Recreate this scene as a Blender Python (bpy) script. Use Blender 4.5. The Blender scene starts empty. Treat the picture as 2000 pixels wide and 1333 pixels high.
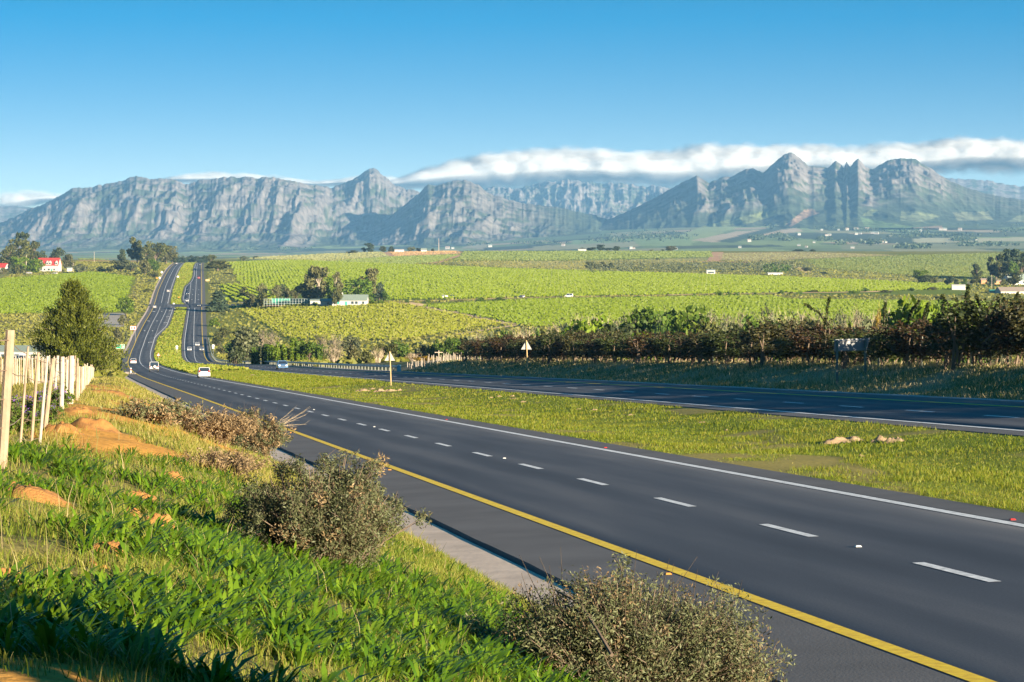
import bpy, math, random
import numpy as np
R = math.radians
scene = bpy.context.scene
COL = scene.collection
rng = np.random.default_rng(7)
random.seed(7)

# ------------------------------------------------------------------ camera
F, HY, CX = 5000.0, 500.0, 1000.0       # focal length, eye level and centre in pixels of a 2000 x 1333 picture
cd = bpy.data.cameras.new('camera'); cam = bpy.data.objects.new('camera', cd); COL.objects.link(cam)
cd.sensor_width = 36; cd.lens = 90; cd.shift_y = -(666.5 - HY) / 2000
cd.clip_start = 0.5; cd.clip_end = 90000
cam.location = (0, 0, 0); cam.rotation_euler = (R(90), 0, 0)
scene.camera = cam

# ------------------------------------------------------------------ sky, sun, exposure
SUN_AZ, SUN_EL = 139.0, 11.0            # degrees clockwise from the view direction, degrees up
world = bpy.data.worlds.new('World'); scene.world = world; world.use_nodes = True
wn = world.node_tree; wn.nodes.clear()
wo = wn.nodes.new('ShaderNodeOutputWorld'); bg = wn.nodes.new('ShaderNodeBackground')
sky = wn.nodes.new('ShaderNodeTexSky'); sky.sky_type = 'NISHITA'; sky.sun_disc = False
sky.sun_elevation = R(SUN_EL); sky.sun_rotation = R(SUN_AZ)
sky.air_density = 1.0; sky.dust_density = 0.25; sky.ozone_density = 1.6; sky.altitude = 200
tc = wn.nodes.new('ShaderNodeTexCoord'); vm = wn.nodes.new('ShaderNodeVectorMath'); vm.operation = 'MULTIPLY'
vm.inputs[1].default_value = (1, 1, 7.0)
vn = wn.nodes.new('ShaderNodeVectorMath'); vn.operation = 'NORMALIZE'
hs = wn.nodes.new('ShaderNodeHueSaturation'); hs.inputs['Saturation'].default_value = 1.0
wn.links.new(tc.outputs['Generated'], vm.inputs[0]); wn.links.new(vm.outputs[0], vn.inputs[0])
wn.links.new(vn.outputs[0], sky.inputs['Vector']); wn.links.new(sky.outputs[0], hs.inputs['Color'])
sz = wn.nodes.new('ShaderNodeSeparateXYZ'); gr = wn.nodes.new('ShaderNodeValToRGB'); mxs = wn.nodes.new('ShaderNodeMix')
nrm = wn.nodes.new('ShaderNodeVectorMath'); nrm.operation = 'NORMALIZE'; zs = wn.nodes.new('ShaderNodeMath'); zs.operation = 'MULTIPLY'; zs.inputs[1].default_value = 8.0
mxs.data_type = 'RGBA'; mxs.blend_type = 'MULTIPLY'; mxs.inputs['Factor'].default_value = 1.0
wn.links.new(tc.outputs['Generated'], nrm.inputs[0]); wn.links.new(nrm.outputs[0], sz.inputs[0]); wn.links.new(sz.outputs[2], zs.inputs[0]); wn.links.new(zs.outputs[0], gr.inputs[0])
SKY_TINT = [(0.0, (1.0, .72, .46)), (0.26, (.78, .76, .64)), (0.74, (.0, .79, 1.0)), (1.0, (.0, .75, 1.0))]
while len(gr.color_ramp.elements) < 4: gr.color_ramp.elements.new(.5)
for e, (p, c) in zip(gr.color_ramp.elements, SKY_TINT): e.position = p; e.color = (*c, 1)
wn.links.new(hs.outputs[0], mxs.inputs[6]); wn.links.new(gr.outputs[0], mxs.inputs[7])
wn.links.new(mxs.outputs[2], bg.inputs['Color'])
bg.inputs['Strength'].default_value = 0.07
wn.links.new(bg.outputs[0], wo.inputs['Surface'])
sl = bpy.data.lights.new('sun', 'SUN'); sun = bpy.data.objects.new('sun', sl); COL.objects.link(sun)
sl.energy = 5.0; sl.angle = R(0.5); sl.color = (1.0, 0.84, 0.62)
sun.rotation_euler = (R(90 - SUN_EL), 0, R(180 - SUN_AZ))
scene.view_settings.view_transform = 'Standard'; scene.view_settings.look = 'None'
scene.view_settings.gamma = 1; scene.view_settings.use_curve_mapping = False
HAZE_D = 3.7e-5
scene.view_settings.exposure = 2.05
cy = scene.cycles
cy.max_bounces = 6; cy.diffuse_bounces = 2; cy.glossy_bounces = 2; cy.transmission_bounces = 3
cy.transparent_max_bounces = 64; cy.volume_bounces = 0; cy.use_denoising = True
cy.caustics_reflective = False; cy.caustics_refractive = False

# ------------------------------------------------------------------ number helpers
def _hash(ix, iy, seed):
    h = (ix.astype(np.int64) * 374761393 + iy.astype(np.int64) * 668265263 + seed * 1442695041) & 0xffffffff
    h = ((h ^ (h >> 13)) * 1274126177) & 0xffffffff
    h = h ^ (h >> 16)
    return (h & 0xffffff) / float(0xffffff)
def vnoise(x, y, seed=0):
    x = np.asarray(x, float); y = np.asarray(y, float)
    x, y = np.broadcast_arrays(x, y)
    ix = np.floor(x); iy = np.floor(y); fx = x - ix; fy = y - iy
    fx = fx * fx * (3 - 2 * fx); fy = fy * fy * (3 - 2 * fy)
    a = _hash(ix, iy, seed); b = _hash(ix + 1, iy, seed); c = _hash(ix, iy + 1, seed); d = _hash(ix + 1, iy + 1, seed)
    return (a * (1 - fx) + b * fx) * (1 - fy) + (c * (1 - fx) + d * fx) * fy
def fbm(x, y, o=4, seed=0):
    s = 0; a = 0.5; t = 0
    for k in range(o):
        s = s + a * vnoise(np.asarray(x) * 2 ** k + 17.3 * k, np.asarray(y) * 2 ** k - 9.1 * k, seed + k); t += a; a *= 0.5
    return s / t
def ridged(x, y, o=4, seed=0):
    s = 0; a = 0.5; t = 0
    for k in range(o):
        n = 1 - np.abs(2 * vnoise(np.asarray(x) * 2 ** k + 5.7 * k, np.asarray(y) * 2 ** k + 3.3 * k, seed + k) - 1)
        s = s + a * n * n; t += a; a *= 0.55
    return s / t
def sstep(a, b, x):
    t = np.clip((np.asarray(x, float) - a) / (b - a), 0, 1); return t * t * (3 - 2 * t)
class Curve:                              # monotone cubic through points
    def __init__(s, pts):
        pts = sorted(pts); s.x = np.array([p[0] for p in pts], float); s.y = np.array([p[1] for p in pts], float)
        h = np.diff(s.x); d = np.diff(s.y) / h; m = np.zeros_like(s.x)
        m[1:-1] = np.where(d[:-1] * d[1:] > 0, 2 * d[:-1] * d[1:] / (d[:-1] + d[1:] + 1e-12), 0); m[0] = d[0]; m[-1] = d[-1]; s.m = m
    def __call__(s, q):
        q = np.asarray(q, float); i = np.clip(np.searchsorted(s.x, q) - 1, 0, len(s.x) - 2)
        h = s.x[i + 1] - s.x[i]; t = (q - s.x[i]) / h
        t2 = np.clip(t, 0, 1); c = t2 * t2; e = c * t2
        v = (2 * e - 3 * c + 1) * s.y[i] + (e - 2 * c + t2) * h * s.m[i] + (-2 * e + 3 * c) * s.y[i + 1] + (e - c) * h * s.m[i + 1]
        return v + np.where(t < 0, t * h * s.m[i], 0) + np.where(t > 1, (t - 1) * h * s.m[i + 1], 0)
def inpoly(px, py, poly):
    px = np.asarray(px, float); py = np.asarray(py, float); r = np.zeros(np.broadcast(px, py).shape, bool)
    n = len(poly)
    for k in range(n):
        x1, y1 = poly[k]; x2, y2 = poly[(k + 1) % n]
        if y1 == y2: continue
        c = ((y1 > py) != (y2 > py)) & (px < (x2 - x1) * (py - y1) / (y2 - y1) + x1)
        r ^= c
    return r

# ------------------------------------------------------------------ road geometry (w = metres across the road, Y = metres ahead)
G = 0.167
def nearpx(w, Y): return 1000 + F * (w / Y - G)
def line_table(w, far):
    return Curve([(Y, w - G * Y) for Y in (-60, 5, 60, 150, 250, 350, 430)] + [(Y, (p - 1000) / F * Y) for Y, p in far])
XLY = line_table(9.57, [(520, 260.5), (600, 254), (730, 250), (850, 251), (970, 256), (1080, 266), (1200, 280), (1350, 297), (1650, 311), (2200, 334), (2600, 345), (2900, 352), (3400, 360)])
XRW = line_table(30.4, [(560, 434), (642, 396), (750, 373), (900, 362.5), (970, 361), (1080, 361), (1190, 364.5), (1350, 369), (1400, 369.5), (1440, 361), (1620, 362), (1680, 364), (1790, 375), (2200, 380.5), (2600, 384), (3000, 387), (3400, 389)])
XRY = line_table(37.7, [(560, 499), (670, 447), (760, 413), (900, 401), (1027, 397), (1088, 395.5), (1350, 394), (1650, 394), (1900, 393.5), (2200, 393), (2600, 394), (3000, 396), (3400, 398)])
_lw = Curve([(0, 17.1), (450, 17.1), (970, 17.0), (1085, 17.1), (1210, 20.6), (1365, 20.3), (1372, 20.3), (1430, 16.9), (1650, 17.3), (2200, 17.2), (3400, 17.2)])
ZC = Curve([(-60, -3.48 + .039 * 60), (0, -3.48), (200, -11.28), (450, -21.03), (600, -26.4), (730, -30.8), (850, -34.4), (960, -36.6), (1030, -36.5), (1090, -35.3), (1350, -28.6), (1650, -21.1), (2200, -9.7), (2600, -7.3), (2900, -8.5), (3400, -18)])
def wof(X, Y): return X - XLY(Y) + 9.57
def xof(w, Y): return w + XLY(Y) - 9.57
def wLW(Y): return _lw(Y)
def wRW(Y): return XRW(Y) - XLY(Y) + 9.57
def wRY(Y): return XRY(Y) - XLY(Y) + 9.57
def Zr(w, Y):
    k = 0.05 * (1 - sstep(480, 820, Y)); return ZC(Y) + k * (w - 9.57)

# ------------------------------------------------------------------ ground heights
TCOL = [-2600, 0, 250, 450, 700, 1000, 1300, 1600, 2000, 4600]
_c = {  # px column: (Y, py) read off the picture
 0: [(450, 717), (700, 700), (1000, 665), (1300, 612), (1650, 568), (2000, 532), (2300, 517), (2600, 510), (3000, 506), (3400, 508), (4500, 520), (6000, 505), (9000, 496), (12000, 480)],
 250: [(450, 735), (700, 716), (1000, 684), (1300, 614), (1650, 567), (2000, 538), (2300, 521), (2600, 513), (3000, 509), (3400, 511), (4500, 520), (6000, 505), (9000, 496), (12000, 480)],
 450: [(450, 735), (700, 716), (1000, 684), (1300, 612), (1650, 566), (2000, 535), (2300, 518), (2600, 508.5), (3000, 506), (3400, 508), (4500, 520), (6000, 505), (9000, 496), (12000, 478)],
 700: [(450, 745), (700, 708), (1000, 662), (1150, 622), (1300, 588), (1650, 556), (2000, 530), (2300, 516), (2500, 510.5), (2700, 505), (3000, 496), (3200, 491), (3600, 494), (4500, 520), (6000, 504), (9000, 494), (12000, 474)],
 1000: [(450, 745), (700, 700), (1000, 640), (1300, 592), (1400, 582), (1650, 560), (2000, 537), (2200, 526), (2500, 513), (3000, 496), (3200, 490), (3600, 494), (4500, 520), (6000, 500), (9000, 486), (12000, 462)],
 1300: [(450, 750), (700, 700), (1000, 640), (1300, 590), (1400, 579), (1650, 560), (2000, 540), (2150, 533), (2400, 526), (2700, 510), (3000, 497), (3200, 490), (3600, 494), (4500, 518), (5500, 494), (6500, 480), (8000, 464), (10000, 447), (12000, 432)],
 1600: [(450, 755), (700, 700), (1000, 640), (1300, 597), (1500, 572), (1800, 550), (2000, 540), (2400, 524), (2700, 508), (3000, 495), (3200, 491), (3600, 495), (4500, 515), (5500, 491), (6500, 478), (8000, 461), (10000, 442), (12000, 420)],
 2000: [(450, 760), (700, 710), (1000, 650), (1300, 602), (1500, 580), (1800, 560), (2000, 546), (2400, 523), (2700, 509), (3000, 498), (3300, 491), (3700, 495), (4500, 512), (5500, 491), (6500, 479), (8000, 462), (10000, 444), (12000, 428)]}
_c[-2600] = _c[0]; _c[4600] = _c[2000]
_lg = np.linspace(math.log(200), math.log(14000), 420); _ag = np.linspace(-0.72, 0.72, 721)
_rows = []
for pc in TCOL:
    pts = [(Y, -(py - 500) / F * Y) for Y, py in _c[pc]]
    base = 450 * 0.039 + 3.5 + (2 if pc > 300 else -0.5)
    z = np.array([0.0] * len(_lg)); cv = Curve(pts); Yg = np.exp(_lg); z = cv(np.minimum(Yg, 12000)); lo = Yg < 450
    z[lo] = pts[0][1] + 0.039 * (450 - Yg[lo])
    _rows.append(z)
_tab = np.array([np.interp(_ag, [(p - 1000) / F for p in TCOL], col) for col in np.array(_rows).T])   # [logY, a]
def _blur(a, s, ax):
    k = np.exp(-0.5 * (np.arange(-3 * s, 3 * s + 1) / s) ** 2); k /= k.sum()
    pad = [(0, 0), (0, 0)]; pad[ax] = (3 * s, 3 * s); b = np.pad(a, pad, mode='edge')
    return np.apply_along_axis(lambda v: np.convolve(v, k, 'valid'), ax, b)
_tab = _blur(_blur(_tab, 14, 1), 2, 0)
def table(X, Y):
    Yc = np.maximum(Y, 30.0); a = np.clip(X / Yc, -0.715, 0.715)
    u = np.clip((np.log(np.maximum(Yc, 200.0)) - _lg[0]) / (_lg[1] - _lg[0]), 0, len(_lg) - 1.001); v = (a - _ag[0]) / (_ag[1] - _ag[0])
    i = u.astype(int); j = np.clip(v.astype(int), 0, len(_ag) - 2); fu = u - i; fv = v - j
    z = (_tab[i, j] * (1 - fv) + _tab[i, j + 1] * fv) * (1 - fu) + (_tab[i + 1, j] * (1 - fv) + _tab[i + 1, j + 1] * fv) * fu
    return z + np.where(Yc < 200, 0.039 * (200 - np.maximum(Y, -60)), 0)
CAP = Curve([(-60, 2.95), (30, 2.95), (45, 2.65), (80, 2.6), (138, 2.25), (250, 1.55), (400, 0.5), (520, 0.1), (4000, 0.0)])
def bank(w, Y):                                    # height of the left bank over the road plane
    r = 0.42 * (6.5 - w); c = CAP(np.minimum(Y, 3900)); r = np.maximum(r, 0)
    s = np.maximum(c, 0.02)
    return r / (1 + (r / s) ** 6) ** (1 / 6)
def ground(X, Y, dip=True):
    X = np.asarray(X, float); Y = np.asarray(Y, float); X, Y = np.broadcast_arrays(X, Y)
    Yq = np.clip(Y, -60, 3350); w = wof(X, Yq); zr = Zr(np.clip(w, -6, 60), Yq)
    lw = wLW(Yq); rw = wRW(Yq); ry = wRY(Yq); re = ry + 2.1
    z = zr.copy()
    nearf = 1 - sstep(300, 520, Y)
    z = z + np.where(w < 7, bank(w, Yq), 0) + (0.30 * (fbm(X * 0.35, Y * 0.35, 4, 3) - 0.5) + 0.10 * (fbm(X * 2.2, Y * 2.2, 3, 5) - 0.5)) * sstep(6.3, 4.0, w) * (Y < 500)
    med = (w > lw + 1.1) & (w < rw - 1.2)
    t = np.clip((w - lw - 1.1) / np.maximum(rw - lw - 2.3, 0.1), 0, 1)
    z = z - np.where(med, 0.02 + 0.22 * np.sin(np.pi * t) ** 1.5 * nearf - 0.16 * (fbm(X * .5, Y * .5, 4, 8) - .5) * np.sin(np.pi * t), 0)
    v = w - re
    z = z + np.where(v > 0, (-0.03 + 1.0 * sstep(1.5, 8.0, v) * nearf + 0.2 * (fbm(X * .5, Y * .3, 4, 11) - .5) * sstep(.8, 3, v)), 0)
    z = z - np.where(v > 12, nearf * np.minimum((v - 12) * 0.10, 3), 0)
    # blend to the wide table
    sc = 20 + 0.02 * np.clip(Y, 0, 3000)
    tl = sstep(0, 1, (-4 - w) / (sc * 1.2)); tr = sstep(0, 1, (v - 13 + 9 * sstep(450, 700, Y)) / sc)
    m = np.maximum(tl, tr); m = np.maximum(m, sstep(2950, 3350, Y))
    tz = table(X, Y)
    z = z * (1 - m) + tz * m
    if dip:                                        # the ground drops away below the asphalt so that no grass pokes through
        e = np.clip(Y * .0015, .3, 1.2)
        d = np.clip((w - 6.42) / e, 0, 1) * np.clip((lw + 1.02 - w) / e, 0, 1) + np.clip((w - rw + 1.12) / e, 0, 1) * np.clip((re - .05 - w) / e, 0, 1)
        z = z - np.where(Y < 2950, d * 0.45, 0)
    return z
NS_W, NS_Y = (-28.0, 72.0), (6.0, 470.0)            # part of the ground laid as a finer sheet that follows the road
def gz(X, Y): return float(ground(np.array([X]), np.array([Y]), False)[0])
_ys = np.exp(np.linspace(math.log(8), math.log(11500), 3000)); _hc = {}
def hit(px, py, ymin=8, ymax=11500):               # first ground point seen at a pixel between two distances
    key = round(px / 2)
    if key not in _hc: _hc[key] = HY - ground((key * 2 - CX) / F * _ys, _ys, False) / _ys * F
    k = np.nonzero((_ys >= ymin) & (_ys <= ymax))[0]; q = _hc[key][k]
    j = np.nonzero(q <= py)[0]; Y = float(_ys[k[j[0]]] if len(j) else _ys[k[-1]]); X = (px - CX) / F * Y
    return X, Y, gz(X, Y)
# ------------------------------------------------------------------ mesh helpers
def mesh_np(name, V, Q, mats, smooth=False, parent=None, mi=None, link=True):
    V = np.asarray(V, np.float32); me = bpy.data.meshes.new(name)
    if isinstance(Q, np.ndarray):
        n, k = Q.shape; me.vertices.add(len(V)); me.vertices.foreach_set('co', V.ravel())
        me.loops.add(n * k); me.loops.foreach_set('vertex_index', Q.astype(np.int32).ravel())
        me.polygons.add(n); me.polygons.foreach_set('loop_start', np.arange(0, n * k, k, dtype=np.int32))
        me.update(calc_edges=True)
    else:
        me.from_pydata([tuple(map(float, v)) for v in V], [], [tuple(map(int, q)) for q in Q])
    for m in (mats if isinstance(mats, (list, tuple)) else [mats]): me.materials.append(m)
    if mi is not None: me.polygons.foreach_set('material_index', np.asarray(mi, np.int32))
    if smooth: me.polygons.foreach_set('use_smooth', np.ones(len(me.polygons), bool))
    if not link: return me
    return obj(name, me, parent)
def obj(name, me, parent=None, loc=None):
    o = bpy.data.objects.new(name, me); COL.objects.link(o)
    if parent is not None: o.parent = parent
    if loc is not None: o.location = loc
    return o
class MB:                                           # gathers simple shapes for one mesh
    def __init__(s): s.v = []; s.f = []; s.m = []; s.cur = 0
    def add(s, V, Fc):
        o = len(s.v); s.v += [tuple(p) for p in V]; s.f += [tuple(i + o for i in f) for f in Fc]; s.m += [s.cur] * len(Fc); return s
    def box(s, c, d, rz=0, taper=1.0):
        x, y, z = d[0] / 2, d[1] / 2, d[2] / 2; t = taper; ca, sa = math.cos(rz), math.sin(rz)
        P = [(-x, -y, -z), (x, -y, -z), (x, y, -z), (-x, y, -z), (-x * t, -y * t, z), (x * t, -y * t, z), (x * t, y * t, z), (-x * t, y * t, z)]
        return s.add([(c[0] + a * ca - b * sa, c[1] + a * sa + b * ca, c[2] + e) for a, b, e in P],
                     [(0, 3, 2, 1), (4, 5, 6, 7), (0, 1, 5, 4), (1, 2, 6, 5), (2, 3, 7, 6), (3, 0, 4, 7)])
    def tube(s, pts, rad, n=6, cap=True):
        pts = np.array(pts, float); rad = np.broadcast_to(rad, (len(pts),)); V = []; Fc = []
        for i, p in enumerate(pts):
            d = pts[min(i + 1, len(pts) - 1)] - pts[max(i - 1, 0)]; d /= np.linalg.norm(d) + 1e-9
            a = np.cross(d, (0.31, 0.95, 0.1) if abs(d[2]) > .7 else (0, 0, 1)); a /= np.linalg.norm(a) + 1e-9; b = np.cross(d, a)
            for k in range(n):
                t = 2 * math.pi * k / n; V.append(p + rad[i] * (math.cos(t) * a + math.sin(t) * b))
        for i in range(len(pts) - 1):
            for k in range(n): Fc.append((i * n + k, i * n + (k + 1) % n, (i + 1) * n + (k + 1) % n, (i + 1) * n + k))
        if cap: Fc.append(tuple(range(n))[::-1]); Fc.append(tuple((len(pts) - 1) * n + k for k in range(n)))
        return s.add(V, Fc)
    def prism(s, poly, y0, y1, ax='y'):             # polygon in the (x, z) plane pulled along y
        n = len(poly); f = (lambda p, y: (p[0], y, p[1])) if ax == 'y' else (lambda p, y: (y, p[0], p[1])) if ax == 'x' else (lambda p, y: (p[0], p[1], y))
        return s.add([f(p, y0) for p in poly] + [f(p, y1) for p in poly],
                     [tuple(range(n)), tuple(range(2 * n - 1, n - 1, -1))] + [(i, (i + 1) % n + 0, (i + 1) % n + n, i + n)[::-1] for i in range(n)])
    def build(s, name, mats, parent=None, smooth=False, link=True):
        return mesh_np(name, s.v, s.f, mats, smooth, parent, s.m if isinstance(mats, (list, tuple)) else None, link)
def tag(o, label=None, cat=None, group=None, kind=None):
    if label: o['label'] = label
    if cat: o['category'] = cat
    if group: o['group'] = group
    if kind: o['kind'] = kind
    return o
def thing(name, label, cat, loc, rz=0, group=None, scale=None):
    o = bpy.data.objects.new(name, None); COL.objects.link(o); o.location = loc; o.rotation_euler = (0, 0, rz); o.empty_display_size = 0.3
    if scale: o.scale = scale
    return tag(o, label, cat, group)
_one = ['first', 'second', 'third', 'fourth', 'fifth', 'sixth', 'seventh', 'eighth', 'ninth']
ORD = _one + ['tenth', 'eleventh', 'twelfth', 'thirteenth', 'fourteenth', 'fifteenth', 'sixteenth', 'seventeenth', 'eighteenth', 'nineteenth']
for a_, b_ in (('twentieth', 'twenty'), ('thirtieth', 'thirty'), ('fortieth', 'forty'), ('fiftieth', 'fifty'), ('sixtieth', 'sixty')): ORD += [a_] + [b_ + '-' + o_ for o_ in _one]

# ------------------------------------------------------------------ materials
def newmat(name):
    m = bpy.data.materials.new(name); m.use_nodes = True; n = m.node_tree; n.nodes.clear()
    o = n.nodes.new('ShaderNodeOutputMaterial'); return m, n, o
def N(n, t, **kw):
    x = n.nodes.new(t)
    for k, v in kw.items(): setattr(x, k, v)
    return x
def noise(n, scale, detail=3, coord=None, sc=(1, 1, 1)):
    c = N(n, 'ShaderNodeTexCoord'); mp = N(n, 'ShaderNodeMapping'); mp.inputs['Scale'].default_value = sc
    n.links.new(c.outputs[coord or 'Object'], mp.inputs[0]); t = N(n, 'ShaderNodeTexNoise'); t.inputs['Scale'].default_value = scale; t.inputs['Detail'].default_value = detail
    n.links.new(mp.outputs[0], t.inputs['Vector']); return t.outputs['Fac']
def ramp(n, fac, stops):
    r = N(n, 'ShaderNodeValToRGB'); e = r.color_ramp.elements
    while len(e) < len(stops): e.new(0.5)
    for k, (p, c) in enumerate(stops): e[k].position = p; e[k].color = (*c, 1)
    n.links.new(fac, r.inputs[0]); return r.outputs[0]
def mul(c, f): return tuple(min(1, x * f) for x in c)
def mat(name, col, rough=0.7, var=0.2, scale=3.0, bump=0.0, spec=0.4, metal=0.0, coord='Object', sc=(1, 1, 1), bscale=None):
    m, n, o = newmat(name); b = N(n, 'ShaderNodeBsdfPrincipled'); b.inputs['Roughness'].default_value = rough
    b.inputs['Specular IOR Level'].default_value = spec; b.inputs['Metallic'].default_value = metal
    f = noise(n, scale, 4, coord, sc)
    n.links.new(ramp(n, f, [(0.3, mul(col, 1 - var)), (0.7, mul(col, 1 + var))]), b.inputs['Base Color'])
    if bump:
        bp = N(n, 'ShaderNodeBump'); bp.inputs['Strength'].default_value = bump; bp.inputs['Distance'].default_value = 0.02
        n.links.new(noise(n, bscale or scale * 6, 3, coord, sc), bp.inputs['Height']); n.links.new(bp.outputs[0], b.inputs['Normal'])
    n.links.new(b.outputs[0], o.inputs[0]); return m
def leafmat(name, cols, trans=0.3, clump=0.0, rough=0.55, spec=0.25):
    """foliage: each leaf its own shade between the given colours, slowly drifting over the plant"""
    m, n, o = newmat(name); g = N(n, 'ShaderNodeNewGeometry'); oi = N(n, 'ShaderNodeObjectInfo')
    f = g.outputs['Random Per Island']
    nz = noise(n, 1.2 if not clump else clump, 2, 'Object')
    mx = N(n, 'ShaderNodeMath', operation='MULTIPLY_ADD'); n.links.new(nz, mx.inputs[0]); mx.inputs[1].default_value = 0.9; mx.inputs[2].default_value = -0.45
    ad = N(n, 'ShaderNodeMath', operation='ADD'); n.links.new(f, ad.inputs[0]); n.links.new(mx.outputs[0], ad.inputs[1])
    k = len(cols); c = ramp(n, ad.outputs[0], [(i / max(k - 1, 1), cc) for i, cc in enumerate(cols)])
    hv = N(n, 'ShaderNodeHueSaturation'); n.links.new(c, hv.inputs['Color'])
    mr = N(n, 'ShaderNodeMapRange'); n.links.new(oi.outputs['Random'], mr.inputs[0]); mr.inputs[3].default_value = 0.8; mr.inputs[4].default_value = 1.2; n.links.new(mr.outputs[0], hv.inputs['Value'])
    b = N(n, 'ShaderNodeBsdfPrincipled'); b.inputs['Roughness'].default_value = rough; b.inputs['Specular IOR Level'].default_value = spec
    t = N(n, 'ShaderNodeBsdfTranslucent'); ms = N(n, 'ShaderNodeMixShader'); ms.inputs[0].default_value = trans
    n.links.new(hv.outputs[0], b.inputs['Base Color']); n.links.new(hv.outputs[0], t.inputs['Color'])
    n.links.new(b.outputs[0], ms.inputs[1]); n.links.new(t.outputs[0], ms.inputs[2]); n.links.new(ms.outputs[0], o.inputs[0]); return m
def glassmat(name, col=(0.03, 0.04, 0.05)):
    m, n, o = newmat(name); b = N(n, 'ShaderNodeBsdfPrincipled'); b.inputs['Base Color'].default_value = (*col, 1)
    b.inputs['Roughness'].default_value = 0.05; b.inputs['Specular IOR Level'].default_value = 0.7; n.links.new(b.outputs[0], o.inputs[0]); return m

M = {}
M['asphalt'] = None
def asphalt():
    m, n, o = newmat('asphalt'); b = N(n, 'ShaderNodeBsdfPrincipled'); b.inputs['Roughness'].default_value = 0.75; b.inputs['Specular IOR Level'].default_value = 0.3
    uv = N(n, 'ShaderNodeUVMap'); uv.uv_map = 'road'; sp = N(n, 'ShaderNodeSeparateXYZ'); n.links.new(uv.outputs[0], sp.inputs[0])
    # worn wheel tracks: two per lane, along the road
    s1 = N(n, 'ShaderNodeMath', operation='MULTIPLY'); n.links.new(sp.outputs[0], s1.inputs[0]); s1.inputs[1].default_value = 2 * math.pi / 1.87
    s2 = N(n, 'ShaderNodeMath', operation='SINE'); n.links.new(s1.outputs[0], s2.inputs[0])
    mp = N(n, 'ShaderNodeMapping'); n.links.new(uv.outputs[0], mp.inputs[0]); mp.inputs['Scale'].default_value = (0.8, 0.06, 1)
    nz = N(n, 'ShaderNodeTexNoise'); nz.inputs['Scale'].default_value = 1.0; nz.inputs['Detail'].default_value = 5; n.links.new(mp.outputs[0], nz.inputs['Vector'])
    mp2 = N(n, 'ShaderNodeMapping'); n.links.new(uv.outputs[0], mp2.inputs[0]); mp2.inputs['Scale'].default_value = (30, 18, 1)
    nf = N(n, 'ShaderNodeTexNoise'); nf.inputs['Scale'].default_value = 1.0; nf.inputs['Detail'].default_value = 3; n.links.new(mp2.outputs[0], nf.inputs['Vector'])
    a = N(n, 'ShaderNodeMath', operation='MULTIPLY_ADD'); n.links.new(s2.outputs[0], a.inputs[0]); a.inputs[1].default_value = 0.13; n.links.new(nz.outputs['Fac'], a.inputs[2])
    a2 = N(n, 'ShaderNodeMath', operation='MULTIPLY_ADD'); n.links.new(nf.outputs['Fac'], a2.inputs[0]); a2.inputs[1].default_value = 0.55; n.links.new(a.outputs[0], a2.inputs[2])
    c = ramp(n, a2.outputs[0], [(0.46, (0.036, 0.040, 0.050)), (0.74, (0.056, 0.061, 0.073)), (1.0, (0.094, 0.095, 0.102))])
    n.links.new(c, b.inputs['Base Color'])
    bp = N(n, 'ShaderNodeBump'); bp.inputs['Strength'].default_value = 0.25; bp.inputs['Distance'].default_value = 0.01; n.links.new(nf.outputs['Fac'], bp.inputs['Height']); n.links.new(bp.outputs[0], b.inputs['Normal'])
    n.links.new(b.outputs[0], o.inputs[0]); return m
M['asphalt'] = asphalt()
M['shoulder'] = mat('shoulder_asphalt', (0.098, 0.094, 0.094), 0.85, 0.16, 0.6, 0.3, bscale=25)
M['yellow'] = mat('yellow_road_paint', (0.92, 0.56, 0.015), 0.6, 0.22, 7.0)
M['white'] = mat('white_road_paint', (0.74, 0.72, 0.68), 0.6, 0.26, 7.0)
M['concrete'] = mat('weathered_concrete', (0.56, 0.44, 0.34), 0.85, 0.16, 1.2, 0.4)
M['gravel'] = mat('pale_gravel', (0.34, 0.32, 0.30), 0.9, 0.3, 6.0, 0.6)
M['gap'] = mat('dark_joint', (0.02, 0.02, 0.02), 0.9, 0.1)
M['tan'] = mat('dirt_track', (0.62, 0.42, 0.20), 0.95, 0.2, 0.05)
M['redtrack'] = mat('reddish_track', (0.42, 0.24, 0.13), 0.95, 0.15, 0.05)

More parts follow.
